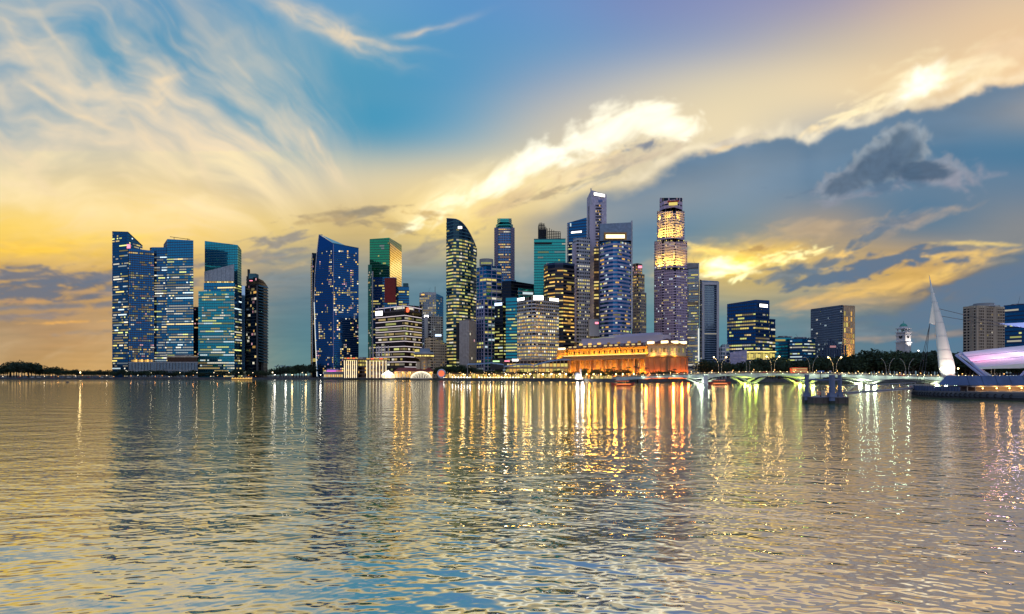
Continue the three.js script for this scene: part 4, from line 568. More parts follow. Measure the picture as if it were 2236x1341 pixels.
{ // white clock tower with a green dome
  const d = 830, u = d / FOCAL, t = thing('clock_tower', 'white clock tower with a green copper dome above the dark trees', 'tower', [px(1973, d), GROUND, -d], .5);
  const y = (v) => py(v, d) - GROUND;
  part(t, 'shaft', UNIT, M.white, [0, y(748) / 2, 0], null, [12, y(748), 12]);
  for (const [v, w, h] of [[748, 13.6, 1], [733, 12.6, .8], [726.5, 13.4, 1], [718, 13, .8]]) part(t, 'cornice', UNIT, M.pale, [0, y(v), 0], null, [w, h, w]);
  part(t, 'clock_stage', UNIT, M.white, [0, (y(747) + y(727)) / 2, 0], null, [11.4, y(727) - y(747) - 1, 11.4]);
  for (const [x, z, r] of [[0, 5.9, 0], [5.9, 0, 1], [-5.9, 0, 1]]) { const c = part(t, 'clock_face', new THREE.CylinderGeometry(2.2, 2.2, .5, 20).rotateX(Math.PI / 2), M.black, [x, y(736), z], [0, r * Math.PI / 2, 0]); part(c, 'clock_hand', UNIT, M.white, [.3, .5, x < 0 ? -.3 : .3], [0, 0, -.5], [.25, 1.5, .1]); }
  for (const [x, z] of [[-4.6, -4.6], [4.6, -4.6], [-4.6, 4.6], [4.6, 4.6], [0, 4.8], [4.8, 0]]) part(t, 'belfry_column', new THREE.CylinderGeometry(.8, .8, y(718.5) - y(726), 8), M.white, [x, (y(718.5) + y(726)) / 2, z]);
  part(t, 'bell', new THREE.CylinderGeometry(.5, 1.3, 2, 12), M.copper, [0, y(721.5), 0]);
  part(t, 'drum', new THREE.CylinderGeometry(4.6, 5.6, 3, 12), M.white, [0, y(716), 0]); part(t, 'dome', new THREE.SphereGeometry(4.4, 16, 8, 0, 6.29, 0, 1.57), M.copper, [0, y(713.8), 0]); part(t, 'finial', new THREE.ConeGeometry(.6, 4, 6), M.copper, [0, y(713.8) + 6, 0]);
  for (let k = 0; k < 4; k++) part(t, 'shaft_window', UNIT, M.grey, [(k % 2 - .5) * 5, y(756 + (k >> 1) * 12), 6.02], null, [1, 3, .3]);
  const p = part(t, 'floodlight', new THREE.SphereGeometry(1.1, 10, 8), SIGN.white, [4, y(767), 16]); const s = new THREE.SpotLight(0xfff2e0, 2600, 0, .7, .7, 2); s.position.set(4, y(766) + 1.6, 15.4); s.target.position.set(0, y(725), 3); s.castShadow = true; t.add(s, s.target);
}
{
  const t = tower('apartment_block', 'beige apartment block with deep balcony rows', [[2105, 690, 671], [2134, 676, 668], [2192, 690, 670]], 26, { category: 'building', glass: G.ink, bandMat: M.tan, floor: 3.05, band: 1.2, out: .8, cell: 3.3, pier: 1.0, pierMat: M.tan, seed: 90, cap: 2.4, capMat: M.beige, win: { p: .07, tones: ['yellow', 'white', 'warm'], level: [1, 2], gap: 1.5, byFloor: .4 } });
  for (const x of [2124, 2134, 2150, 2172]) part(t, 'blank_bay', UNIT, M.tan, t.here(x, 740, x < 2130 ? 681 : 676 + (x - 2134) * .24 - .6), null, [x === 2172 ? 4 : 2.4, py(672, 680) - GROUND - 8, 1.8]);
  part(t, 'roof_house', new THREE.CylinderGeometry(9, 10, 3.6, 20), M.grey, t.here(2148, 667, 690));
}
tower('office_block', 'dark teal glass block beyond the beige apartment block', [[2192.5, 760, 668], [2238, 740, 666], [2262, 750, 667]], 26, { category: 'building', glass: G.navy, bandMat: M.navy, floor: 4.4, band: 1.3, out: .2, cell: 3.2, seed: 91, win: { p: (f, i, k) => k % 4 === 1 ? .9 : .08, byFloor: 0, run: 5, tones: ['cool', 'lime', 'white'], level: [1, 2], gap: .4, tall: .6 } });

// ---- the long floodlit hotel with its colonnade
{
  const A = [px(1234, 805), -805], B = [px(1415, 708), -708], L = Math.hypot(B[0] - A[0], B[1] - A[1]), turn = Math.atan2(-(B[1] - A[1]), B[0] - A[0]), t = thing('grand_hotel', 'long colonnaded stone hotel floodlit in orange and gold', 'hotel', [A[0], GROUND, A[1]], turn);
  const stoneO = stone(.55, .34, .16), cream = stone(.56, .32, .11), W = L + 30;  // cream stone coloured towards the gold of the floodlights
  // body, upper storeys, roof
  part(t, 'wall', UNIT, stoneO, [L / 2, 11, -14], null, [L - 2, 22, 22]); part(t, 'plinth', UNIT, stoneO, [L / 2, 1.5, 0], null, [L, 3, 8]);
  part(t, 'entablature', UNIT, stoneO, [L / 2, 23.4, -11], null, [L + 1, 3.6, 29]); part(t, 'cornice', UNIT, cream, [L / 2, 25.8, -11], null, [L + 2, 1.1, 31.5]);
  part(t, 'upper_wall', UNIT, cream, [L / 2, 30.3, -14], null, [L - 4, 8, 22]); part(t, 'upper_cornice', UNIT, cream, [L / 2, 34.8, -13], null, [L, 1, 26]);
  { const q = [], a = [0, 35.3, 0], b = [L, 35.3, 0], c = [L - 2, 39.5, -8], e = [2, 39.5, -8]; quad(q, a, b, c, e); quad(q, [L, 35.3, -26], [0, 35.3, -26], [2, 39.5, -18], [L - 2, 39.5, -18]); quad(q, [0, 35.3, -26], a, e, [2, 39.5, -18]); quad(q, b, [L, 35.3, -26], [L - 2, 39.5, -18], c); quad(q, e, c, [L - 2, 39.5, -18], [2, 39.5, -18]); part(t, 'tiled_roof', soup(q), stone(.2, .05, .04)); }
  part(t, 'penthouse', UNIT, M.lilac, [L / 2 + 12, 43, -20], null, [L * .95, 9, 14]); part(t, 'penthouse', UNIT, M.lilac, [L * .7, 47.6, -24], null, [L * .55, 6, 10]); part(t, 'penthouse_light', UNIT, LIT.lime[2], [L * .38, 46.6, -15], null, [L * .28, 2.4, 2]);
  for (let k = 0; k < 15; k++) part(t, 'dormer', UNIT, k % 4 === 2 ? M.grey : LIT.warm[2], [6 + k * (L - 12) / 14, 37.6, -2.6], null, [2.8, 1.6, 2.4]);
  for (let k = 0; k < 8; k++) part(t, 'penthouse_window', UNIT, LIT.amber[k < 3 ? 3 : k % 3], [14 + k * 15, 40.6, -12.6], null, [k < 3 ? 5 : 4, 2.4, .6]);
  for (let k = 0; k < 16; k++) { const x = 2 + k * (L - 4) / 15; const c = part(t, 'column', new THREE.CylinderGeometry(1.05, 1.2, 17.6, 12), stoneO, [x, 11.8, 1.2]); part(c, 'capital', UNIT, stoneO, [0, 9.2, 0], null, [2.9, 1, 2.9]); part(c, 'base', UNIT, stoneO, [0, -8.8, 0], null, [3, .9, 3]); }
  for (let k = 0; k < 15; k++) { const x = 2 + (k + .5) * (L - 4) / 15; part(t, 'lit_window', UNIT, LIT.yellow[k % 3 ? 2 : 1], [x, 15.6, -2.9], null, [2.6, 3.2, .4]); part(t, 'lit_window', UNIT, LIT.amber[k % 2 ? 2 : 1], [x, 6.4, -2.9], null, [2.6, 3.4, .4]); part(t, 'upper_window', UNIT, G.ink, [x - 1.6, 30.4, -2.9], null, [1.6, 3.4, .4]); part(t, 'upper_window', UNIT, LIT.amber[k * 7 % 3], [x + 1.6, 30.4, -2.9], null, [1.6, 3.4, .4]); }
  const lamp = (x, y, z, k, c = [1, .42, .06]) => { part(t, 'uplight', new THREE.SphereGeometry(.16, 8, 6), LIT.amber[3], [x, y, z]); const p = new THREE.PointLight(new THREE.Color().setRGB(...c), k * 1.6, 0, 2); p.position.set(x, y, z); p.castShadow = true; t.add(p); };
  for (let k = 0; k < 10; k++) { lamp(5 + k * (L - 10) / 9, 4.2, 3.4, 720, [1, .42, .03]); lamp(5 + k * (L - 10) / 9, 27.2, 2.2, 300, [1, .5, .02]); }
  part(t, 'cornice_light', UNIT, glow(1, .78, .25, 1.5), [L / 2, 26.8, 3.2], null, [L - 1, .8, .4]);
  // corner block, floodlight orange mixed into its stone
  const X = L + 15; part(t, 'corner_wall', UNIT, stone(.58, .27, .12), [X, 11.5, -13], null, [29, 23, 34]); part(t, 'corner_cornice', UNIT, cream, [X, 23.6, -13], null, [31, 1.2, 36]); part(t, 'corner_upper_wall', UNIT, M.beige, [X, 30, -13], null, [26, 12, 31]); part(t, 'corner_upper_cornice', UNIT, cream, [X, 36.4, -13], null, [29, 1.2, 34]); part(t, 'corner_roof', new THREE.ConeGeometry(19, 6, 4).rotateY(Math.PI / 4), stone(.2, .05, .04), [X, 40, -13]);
  for (const [x, z] of [[X - 9, 3], [X + 9, 3], [X + 13.6, -8], [X + 13.6, -22]]) { part(t, 'pavilion_lamp', UNIT, SIGN.gold, [x, 38.2, z], null, [7, 2.6, 3]); }
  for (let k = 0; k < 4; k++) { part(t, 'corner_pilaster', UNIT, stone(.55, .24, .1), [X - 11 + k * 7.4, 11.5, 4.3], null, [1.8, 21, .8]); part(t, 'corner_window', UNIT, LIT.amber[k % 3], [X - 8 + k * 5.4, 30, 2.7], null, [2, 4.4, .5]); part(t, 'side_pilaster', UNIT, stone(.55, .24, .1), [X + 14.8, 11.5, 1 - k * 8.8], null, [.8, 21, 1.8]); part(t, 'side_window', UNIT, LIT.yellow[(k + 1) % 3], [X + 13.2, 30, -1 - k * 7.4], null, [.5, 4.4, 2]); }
  for (const [x, z] of [[X - 12, 7], [X + 3, 7], [X + 18, 0], [X + 18, -14], [X + 18, -26]]) lamp(x, 2.4, z, 420, [1, .27, .03]); for (const [x, z] of [[X - 6, 6], [X + 8, 6], [X + 17, -6]]) lamp(x, 25.4, z, 130, [1, .5, .08]);
  // left pavilion
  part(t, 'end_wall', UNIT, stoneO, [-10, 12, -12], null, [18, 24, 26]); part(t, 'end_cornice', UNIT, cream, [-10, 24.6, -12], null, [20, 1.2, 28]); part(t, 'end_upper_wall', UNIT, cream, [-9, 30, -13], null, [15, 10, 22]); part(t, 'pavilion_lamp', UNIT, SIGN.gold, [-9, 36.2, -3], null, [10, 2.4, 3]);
  for (let k = 0; k < 4; k++) for (let j = 0; j < 2; j++) part(t, 'lit_window', UNIT, LIT.amber[(k + j) % 3], [-16 + k * 4.2, 10 + j * 8, 1.1], null, [2, 3.6, .4]);
  lamp(-10, 2.6, 4, 200); lamp(-10, 26, 3, 170, [1, .5, .05]);
}

// ---------------------------------------------------------------- trees
const LEAF = [mat(.022, .045, .02, .85), mat(.03, .055, .022, .85), mat(.018, .036, .02, .85), mat(.05, .07, .02, .85)], BARK = mat(.07, .055, .045, .9);
function crownGeometry(seed, lobes, n, spread, size) {
  const r = rng(seed), v = [], C = []; for (let i = 0; i < lobes; i++) { const a = r() * 6.28, q = .34 * Math.sqrt(r()) * spread; C.push([Math.cos(a) * q, .56 + .3 * (r() - .35), Math.sin(a) * q, .15 + .11 * r()]); }
  for (let i = 0; i < n; i++) {
    const c = C[Math.floor(r() * lobes)], th = r() * 6.28, cz = 2 * r() - 1, s = Math.sqrt(1 - cz * cz), R = c[3] * (.72 + .38 * r()), p = new THREE.Vector3(c[0] + Math.cos(th) * s * R, c[1] + cz * R * .85, c[2] + Math.sin(th) * s * R);
    const a = new THREE.Vector3(r() - .5, (r() - .5) * .7, r() - .5).normalize().multiplyScalar(size * (.5 + r())), b = new THREE.Vector3(r() - .5, r() - .5, r() - .5).cross(a).normalize().multiplyScalar(size * (.4 + .5 * r()));
    const A = p.clone().add(a), B = p.clone().add(b), D = p.clone().sub(a), E = p.clone().sub(b); v.push(A.x, A.y, A.z, B.x, B.y, B.z, D.x, D.y, D.z, A.x, A.y, A.z, D.x, D.y, D.z, E.x, E.y, E.z);
  }
  return { g: soup(v), C };
}
function makeTree(seed, spread, leaf) {
  const { g, C } = crownGeometry(seed, 9 + seed % 4, 620, spread, .045), t = new THREE.Group();
  const limbs = [bar(0, 0, 0, .01, .42, 0, .032, 7, .02)]; for (const c of C.slice(0, 5)) limbs.push(bar(.008, .3, 0, c[0] * .8, c[1], c[2] * .8, .014, 5, .006));
  part(t, 'trunk', merge(limbs), BARK); part(t, 'crown', g, leaf); return t;
}
const TREES = [makeTree(101, 1.1, LEAF[0]), makeTree(102, .85, LEAF[1]), makeTree(103, 1.25, LEAF[2]), makeTree(104, 1, LEAF[0]), makeTree(105, .95, LEAF[3])];
const tr = rng(500);
function tree(x, d, h, label, group, v = Math.floor(tr() * 4), y = GROUND) { const o = TREES[v].clone(); o.name = numbered('tree'); o.position.set(px(x, d), y - .1, -d); const w = h * (.9 + .35 * tr()); o.scale.set(w, h, w); o.rotation.y = tr() * 6.28; tag(o, label, 'tree', group); scene.add(o); return o; }
const along = (n, x0, x1, f) => { for (let k = 0; k < n; k++) f(lerp(x0, x1, (k + .5 + (tr() - .5) * .7) / n), k); };
along(34, -60, 128, (x, k) => tree(x, 1030 + 70 * tr(), (x > 10 && x < 75 ? 27 : 20) * (.8 + .35 * tr()), 'dark tree on the wooded shore beyond the end of the blue towers', 'trees on the wooded southern shore'));
along(22, 120, 250, (x) => tree(x, 1025 + 50 * tr(), 13 * (.85 + .35 * tr()), 'lower dark tree along the shore road beside the raked tower', 'trees beside the shore road'));
along(40, 245, 590, (x) => tree(x, 1000 + 14 * tr(), 11.5 * (.75 + .5 * tr()), 'waterside tree in the row below the blue glass towers', 'trees below the blue towers'));
along(20, 590, 700, (x) => tree(x, 1015 + 60 * tr(), lerp(15, 24, (x - 590) / 110) * (.85 + .3 * tr()), 'dark tree on the low shore between the apartment towers', 'trees between the apartment towers'));
along(12, 952, 1042, (x) => tree(x, 850 + 40 * tr(), 19 * (.8 + .35 * tr()), 'big dark tree at the foot of the grey concrete slab', 'trees at the foot of the concrete slab'));
along(18, 1040, 1240, (x) => tree(x, 738 + 25 * tr(), 10 * (.7 + .5 * tr()), 'small lamplit tree among the waterfront restaurants', 'trees among the waterfront restaurants', tr() < .5 ? 4 : 0));
along(16, 1240, 1412, (x) => tree(x, 640 + 30 * tr(), 10 * (.7 + .5 * tr()), 'bushy tree on the quay before the floodlit hotel', 'trees before the floodlit hotel', tr() < .5 ? 4 : 1));
along(9, 1420, 1500, (x) => tree(x, 665 + 20 * tr(), 9 * (.8 + .4 * tr()), 'small tree by the corner of the floodlit hotel', 'trees by the hotel corner'));
along(10, 1530, 1590, (x) => tree(x, 700 + 40 * tr(), 20 * (.75 + .4 * tr()), 'dark tree by the pale ribbed building', 'trees by the pale low building'));
along(34, 1590, 1790, (x) => tree(x, 655 + 50 * tr(), 19 * (.8 + .4 * tr()), 'dark riverside tree below the navy blocks', 'riverside trees below the navy blocks'));
along(72, 1780, 2110, (x) => tree(x, 625 + 70 * tr(), (x > 1880 ? 28 : 23) * (.85 + .28 * tr()), 'dense dark park tree behind the bridge', 'park trees behind the bridge'));
along(22, 2110, 2270, (x) => tree(x, 610 + 40 * tr(), 20 * (.85 + .3 * tr()), 'dark tree behind the lavender canopy', 'trees behind the canopy'));
{ const t = tree(1701, 690, 24, 'tree strung with yellow fairy lights beside the navy block', undefined, 4); t.name = 'lit_tree'; const r = rng(9); for (let k = 0; k < 60; k++) { const a = r() * 6.28, y = .3 + .55 * r(), q = .3 * Math.sqrt(r()); part(t, 'fairy_light', new THREE.SphereGeometry(.014, 6, 4), LIT.yellow[2], [Math.cos(a) * q, y, Math.sin(a) * q]); } }
function palm(x, d, h) { const t = thing('palm_tree', 'slender palm on the quay before the hotel colonnade', 'palm tree', [px(x, d), GROUND - .05, -d], tr() * 6.28, 'palms before the hotel colonnade'); part(t, 'trunk', bar(0, 0, 0, .3, h, .1, .2, 7, .13), BARK); for (let k = 0; k < 11; k++) { const a = k * .571 + tr() * .2, v = [], L = 2.6 + tr(); for (let s = 0; s < 4; s++) { const f = (q) => [.3 + Math.cos(a) * L * q, h + .9 * q - 2.4 * q * q, .1 + Math.sin(a) * L * q], w = (q) => .42 * Math.sin(Math.PI * clamp(q * .9 + .08)), A = f(s / 4), B = f((s + 1) / 4), n = [-Math.sin(a), 0, Math.cos(a)], e = (P, q, sg) => [P[0] + n[0] * w(q) * sg, P[1] - Math.abs(w(q)) * .4, P[2] + n[2] * w(q) * sg]; quad(v, A, B, e(B, (s + 1) / 4, 1), e(A, s / 4, 1)); quad(v, e(A, s / 4, -1), e(B, (s + 1) / 4, -1), B, A); } part(t, 'frond', soup(v), LEAF[1]); } }
for (const [x, d, h] of [[1368, 610, 10], [1374, 606, 11.5], [1387, 612, 12], [1394, 608, 11], [1412, 626, 11], [1332, 632, 10], [1340, 628, 11.5], [1473, 640, 10], [1306, 645, 9]]) palm(x, d, h);

// ---------------------------------------------------------------- lamps and lights of the quays
const BULB = new THREE.SphereGeometry(.165, 10, 8), GLOBE = { warm: glow(1, .72, .3, 14), white: glow(1, .93, .8, 14), amber: glow(1, .5, .14, 12), faint: glow(1, .8, .5, 4), ember: glow(1, .42, .1, 3) };
function quayLamp(x, d, h, m, label, group, k = 0, big = 1) { const t = thing('quay_lamp', label, 'lamp', [px(x, d), GROUND, -d], 0, group); part(t, 'post', bar(0, 0, 0, 0, h, 0, .12, 6, .08), M.dark); part(t, 'lantern', new THREE.SphereGeometry(.42 * big, 10, 8), m, [0, h + .3 * big, 0]); if (k) { const p = new THREE.PointLight(m.emissive, k, 0, 2); p.position.set(0, h + .3, 0.75 * big); p.castShadow = true; t.add(p); } return t; }
const shoreAt = (x) => { let i = 0; while (i < SHORE.length - 2 && x > SHORE[i + 1][0]) i++; const f = (x - SHORE[i][0]) / (SHORE[i + 1][0] - SHORE[i][0]); return 1 / lerp(1 / SHORE[i][1], 1 / SHORE[i + 1][1], f); };
for (let k = 0; k < 10; k++) quayLamp(969 + k * 6.4, shoreAt(969 + k * 6.4) + 3, 1.2, GLOBE.white, 'low white bollard lamp along the quay below the concrete slab', 'bollard lamps on the quay edge', k % 3 ? 0 : 8);
for (let k = 0; k < 15; k++) quayLamp(1046 + k * 6.2, shoreAt(1046 + k * 6.2) + 3, 1.2, k % 4 ? GLOBE.warm : GLOBE.white, 'small bollard lamp on the quay before the restaurants', 'bollard lamps before the restaurants', k % 4 ? 0 : 8);
for (const x of [175, 330, 393, 430, 467, 500, 521, 552, 595, 660]) quayLamp(x, shoreAt(x) + 12, 7.5, x === 175 ? GLOBE.warm : GLOBE.faint, 'tall street lamp on the shore road below the southern towers', 'street lamps on the southern shore', 7, x === 175 || x === 595 ? 2 : 1.1);
for (let k = 0; k < 24; k++) { const x = 6 + k * 24 + (k * 37 % 23); quayLamp(x, shoreAt(x) + 7 + (k * 5 % 9), 1.6 + (k * 7 % 5) * .5, k % 3 ? GLOBE.ember : GLOBE.faint, 'low amber path lamp on the southern shore', 'path lamps on the southern shore', k % 2 ? 5 : 0); }
for (const [x, m] of [[600, 0], [624, 0], [638, 1], [668, 1], [700, 0], [1012, 1], [1068, 1], [1104, 0], [1144, 1], [1158, 2], [1186, 2], [1204, 2], [1222, 2], [1236, 2], [1252, 1], [1281, 1], [1296, 1], [1312, 1], [1345, 1], [1360, 1], [1384, 1]]) quayLamp(x, shoreAt(x) + 9, 4.4, [GLOBE.white, GLOBE.warm, GLOBE.warm][m], 'lantern on the promenade among restaurants and trees', 'promenade lanterns', 48, m === 2 ? 1.7 : 1.1);

// ---- traffic on the shore road
const WHEEL = new THREE.CylinderGeometry(.34, .34, .24, 12).rotateX(Math.PI / 2), PAINT = [mat(.5, .5, .52, .35), mat(.05, .05, .06, .3), mat(.35, .03, .03, .35), mat(.08, .12, .25, .35), mat(.6, .6, .6, .35)];
function carBody() { const s = new THREE.Shape(); s.moveTo(-2.1, .35); s.lineTo(2.1, .35); s.quadraticCurveTo(2.25, .7, 2.05, .85); s.lineTo(1.2, .98); s.quadraticCurveTo(.6, 1.5, .1, 1.5); s.lineTo(-1, 1.48); s.quadraticCurveTo(-1.6, 1.1, -2, 1); s.quadraticCurveTo(-2.25, .8, -2.1, .35); return new THREE.ExtrudeGeometry(s, { depth: 1.5, bevelEnabled: true, bevelSize: .1, bevelThickness: .12, bevelSegments: 2, curveSegments: 5 }).translate(0, 0, -.75); }
const CARBODY = carBody(); let cars = 0;
function car(x, y, z, turn, label, group) { const t = thing('car', label, 'car', [x, y, z], turn, group); part(t, 'body', CARBODY, PAINT[cars++ % 5]); part(t, 'window_band', UNIT, G.ink, [-.2, 1.2, 0], null, [1.7, .34, 1.76]); for (const sx of [-1.3, 1.3]) for (const sz of [-.78, .78]) part(t, 'wheel', WHEEL, M.black, [sx, .34, sz]); for (const sz of [-.55, .55]) { part(t, 'headlight', UNIT, GLOBE.white, [2.12, .68, sz], null, [.1, .16, .3]); part(t, 'tail_light', UNIT, glow(1, .06, .02, 10), [-2.14, .78, sz], null, [.1, .16, .34]); } return t; }
for (let k = 0; k < 16; k++) { const x = 5 + k * 15.5 + (k * 13 % 7), d = shoreAt(x) + 16 + (k % 2) * 4; car(px(x, d), GROUND, -d, k % 2 ? .4 : 2.7, 'car with its lights on along the southern shore road', 'cars on the southern shore road'); }

// ---------------------------------------------------------------- waterfront buildings
{ // low house lit magenta
  const d = 935, t = thing('restaurant_building', 'low waterside restaurant lit magenta beside the sail tower', 'building', [px(728, d), GROUND, -d]);
  part(t, 'wall', UNIT, M.grey, [0, 4, -5], null, [28, 8, 10]); part(t, 'roof', UNIT, M.pale, [2, 8.6, -5], null, [32, 1.1, 13]); part(t, 'upper_floor', UNIT, M.violet, [-2, 11, -6], null, [16, 4, 8]);
  part(t, 'neon_light', UNIT, glow(1, .12, .7, 2.4), [-3, 9.8, .4], null, [13, .6, .4]); part(t, 'neon_light', UNIT, glow(1, .2, .12, 1.8), [9, 9.9, .8], null, [10, .5, .4]);
  for (let k = 0; k < 9; k++) part(t, 'lit_window', UNIT, LIT[k % 2 ? 'amber' : 'warm'][2], [-12 + k * 3, 3.2, .1], null, [2, 3.4, .4]);
}
function leaning(x0, x1, d, yTop, n, label, lean, red) {   // hall fronted by glowing inclined columns
  const w = px(x1, d) - px(x0, d), h = py(yTop, d) - GROUND, t = thing('columned_hall', label, 'building', [px((x0 + x1) / 2, d), GROUND, -d]);
  part(t, 'wall', UNIT, M.brownstone, [0, h / 2, -6], null, [w - 1, h, 9]); part(t, 'roof', UNIT, M.umber, [0, h + .6, -4], null, [w + 3, 1.2, 15]); part(t, 'eave_light', UNIT, LIT.yellow[2], [0, h - .8, -1.2], null, [w * .75, 1.2, .5]);
  for (let k = 0; k < n; k++) { const f = k / (n - 1) - .5, c = part(t, 'column', bar(f * w * lean, 0, 0, f * w, h, 0, .55, 8), M.white); part(c, 'column_light', bar(f * w * lean, .4, .75, f * w, h - .6, .75, .32, 6), glow(1, .82, .48, 2)); }
  for (let k = 0; k < n - 1; k++) for (let j = 0; j < 3; j++) part(t, 'lit_window', UNIT, LIT.amber[(k * 5 + j * 3) % 3], [((k + .5) / (n - 1) - .5) * w, 3 + j * h / 3.2, -1.4], null, [1.3, 2, .3]);
  for (let k = 0; k < 5; k++) part(t, 'roof_light', UNIT, k % 2 ? SIGN.red : LIT.amber[2], [(k / 4 - .5) * w * .9, h + 2.2, -2], null, [w / 6, 1.4, 2]); return t;
}
leaning(752, 779, 890, 786, 7, 'tall hall fronted by leaning glowing columns at the quay corner', .94);
leaning(801, 843, 884, 787, 7, 'hall with upright glowing columns and red roof lights by the pier', 1);
{
  const d = 905, t = tower('club_building', 'brown building with golden balconies between the two columned halls', [[779, d, 784], [802, d, 783]], 18, { category: 'building', glass: G.brown, coreName: 'wall', bandMat: M.brownstone, floor: 5, band: 1.4, out: .6, cell: 4, seed: 140, win: { p: 1.2, tones: ['amber', 'yellow'], level: [1, 2], gap: .8 } });
  for (const x of [808, 815, 822, 829]) part(t, 'roof_flagpole', bar(...t.here(x, 784, 895), ...t.here(x, 757, 895), .45, 6), M.pale);
}
{ // round lookout on a stem
  const d = 880, t = thing('lookout_tower', 'stemmed lookout with a glowing disc-shaped top', 'tower', [px(926, d), GROUND, -d]), y = (v) => py(v, d) - GROUND;
  part(t, 'stem', new THREE.CylinderGeometry(5, 5.4, y(783), 16), M.beige, [0, y(783) / 2, 0]); part(t, 'stair_shaft', UNIT, M.beige, [-7, y(790) / 2, 2], null, [5, y(790), 5]);
  part(t, 'disc_floor', new THREE.CylinderGeometry(13, 7, 3.2, 28), M.tan, [0, y(782), 0]); part(t, 'disc_wall', new THREE.CylinderGeometry(12.4, 12.6, 4, 28), M.brownstone, [0, y(778) + .6, 0]); part(t, 'disc_roof', new THREE.CylinderGeometry(12, 14, 2.6, 28), M.grey, [0, y(771), 0]);
  for (let k = 0; k < 24; k++) { const a = k / 24 * 6.283; part(t, 'lit_window', UNIT, LIT.yellow[k % 3 ? 3 : 2], [Math.sin(a) * 12.9, y(778.5) + .6, Math.cos(a) * 12.9], [0, a, 0], [2.4, 1.5, .3]); }
  for (let k = 0; k < 5; k++) part(t, 'stem_window', UNIT, LIT.amber[1], [1, 4 + k * 4.2, 5.2], null, [2.2, 1.6, .4]); part(t, 'roof_box', UNIT, M.bluegrey, [1, y(765), -3], null, [13, 5, 6]); part(t, 'roof_sign', UNIT, LIT.yellow[2], [-9.5, y(766), -1], null, [6, 3.6, 1]);
}
{ // pier hall with a red hipped roof
  const d = 872, t = thing('pier_hall', 'long pier hall with a red hipped roof and golden arcade', 'building', [px(903, d), GROUND, -d]), w = px(946, d) - px(860, d), y = (v) => py(v, d) - GROUND, q = [];
  const e = y(811), r = y(803); quad(q, [-w / 2, e, 2], [w / 2, e, 2], [w / 2 - 5, r, -7], [-w / 2 + 5, r, -7]); quad(q, [w / 2, e, -16], [-w / 2, e, -16], [-w / 2 + 5, r, -7], [w / 2 - 5, r, -7]); q.push(-w / 2, e, -16, -w / 2, e, 2, -w / 2 + 5, r, -7, w / 2, e, 2, w / 2, e, -16, w / 2 - 5, r, -7); part(t, 'roof', soup(q), stone(.28, .06, .05)); part(t, 'eave', UNIT, M.beige, [0, e - .4, -7], null, [w, .6, 18]);
  part(t, 'wall', UNIT, M.beige, [0, e / 2, -7], null, [w - 3, e - 1, 13]); for (let k = 0; k < 15; k++) { part(t, 'arcade_column', new THREE.CylinderGeometry(.35, .35, e - .8, 8), M.white, [(k / 14 - .5) * (w - 1.5), (e - .8) / 2, 1.2]); if (k < 14) part(t, 'lit_window', UNIT, LIT[k % 3 ? 'amber' : 'warm'][2], [((k + .5) / 14 - .5) * (w - 1.5), e * .42, -.4], null, [2.2, 4, .3]); }
  for (let k = 0; k < 6; k++) { const p = new THREE.PointLight(new THREE.Color().setRGB(1, .55, .12), 90, 0, 2), X = (k / 5 - .5) * w * .9; part(t, 'eave_lamp', BULB, GLOBE.amber, [X, e - 1.6, 1.9]); p.position.set(X, e - 1.6, 1.9); p.castShadow = true; t.add(p); }
}
{ // white gabled marquee
  const d = 866, t = thing('gabled_marquee', 'bright white gabled marquee at the end of the pier hall', 'marquee', [px(848, d), GROUND, -d]), w = 17, h = 7.6, a = 4.6; const q = []; quad(q, [-w / 2, a, 4], [w / 2, a, 4], [0, h + 3, 0], [0, h + 3, 0]); quad(q, [w / 2, a, -5], [-w / 2, a, -5], [0, h + 3, 0], [0, h + 3, 0]); q.push(-w / 2, a, -5, -w / 2, a, 4, 0, h + 3, 0, w / 2, a, 4, w / 2, a, -5, 0, h + 3, 0);
  part(t, 'tent_roof', soup(q.filter(() => true)), mat(.8, .78, .72, .7)); for (const x of [-8, -3, 3, 8]) part(t, 'post', bar(x, 0, 3.6, x, a, 3.6, .25, 6), M.white); part(t, 'back_wall', UNIT, M.beige, [0, 2.3, -4.6], null, [w - 1, 4.6, .4]);
  for (let k = 0; k < 6; k++) part(t, 'lit_window', UNIT, LIT.warm[3], [-6.6 + k * 2.6, 2.4, -4.2], null, [1.8, 3, .3]); const p = new THREE.SpotLight(0xfff0d0, 5200, 0, .9, .7, 2); p.position.set(0, 2, 13); p.target.position.set(0, 7.5, 0); p.castShadow = true; t.add(p, p.target); part(t, 'floodlight', UNIT, M.dark, [0, 1.2, 13.4], null, [.6, .6, .4]);
}
{ // ribbed shell pavilion
  const d = 858, t = thing('ribbed_pavilion', 'domed pavilion of glowing white ribs at the water edge', 'pavilion', [px(920, d), GROUND - 1.2, -d]), R = 14, H = 10;
  part(t, 'shell', new THREE.SphereGeometry(1, 28, 10, 0, 6.2832, 0, 1.57), M.umber, [0, 0, 0], null, [R * .96, H * .94, R * .8]);
  for (let k = 0; k < 17; k++) { const f = (k / 16 - .5) * 2, pts = []; for (let s = 0; s <= 8; s++) { const u = s / 8 * 1.45, lon = f * 1.35; pts.push(new THREE.Vector3(Math.sin(lon) * R * Math.cos(u), H * Math.sin(u), Math.cos(lon) * R * .85 * Math.cos(u))); } part(t, 'rib_light', new THREE.TubeGeometry(new THREE.CatmullRomCurve3(pts), 10, .26, 5), glow(1, .88, .62, 1.8)); }
  part(t, 'base_ring', new THREE.CylinderGeometry(R + .6, R + .8, 1.6, 28), M.tan, [0, .8, 0], null, [1, 1, .85]);
}
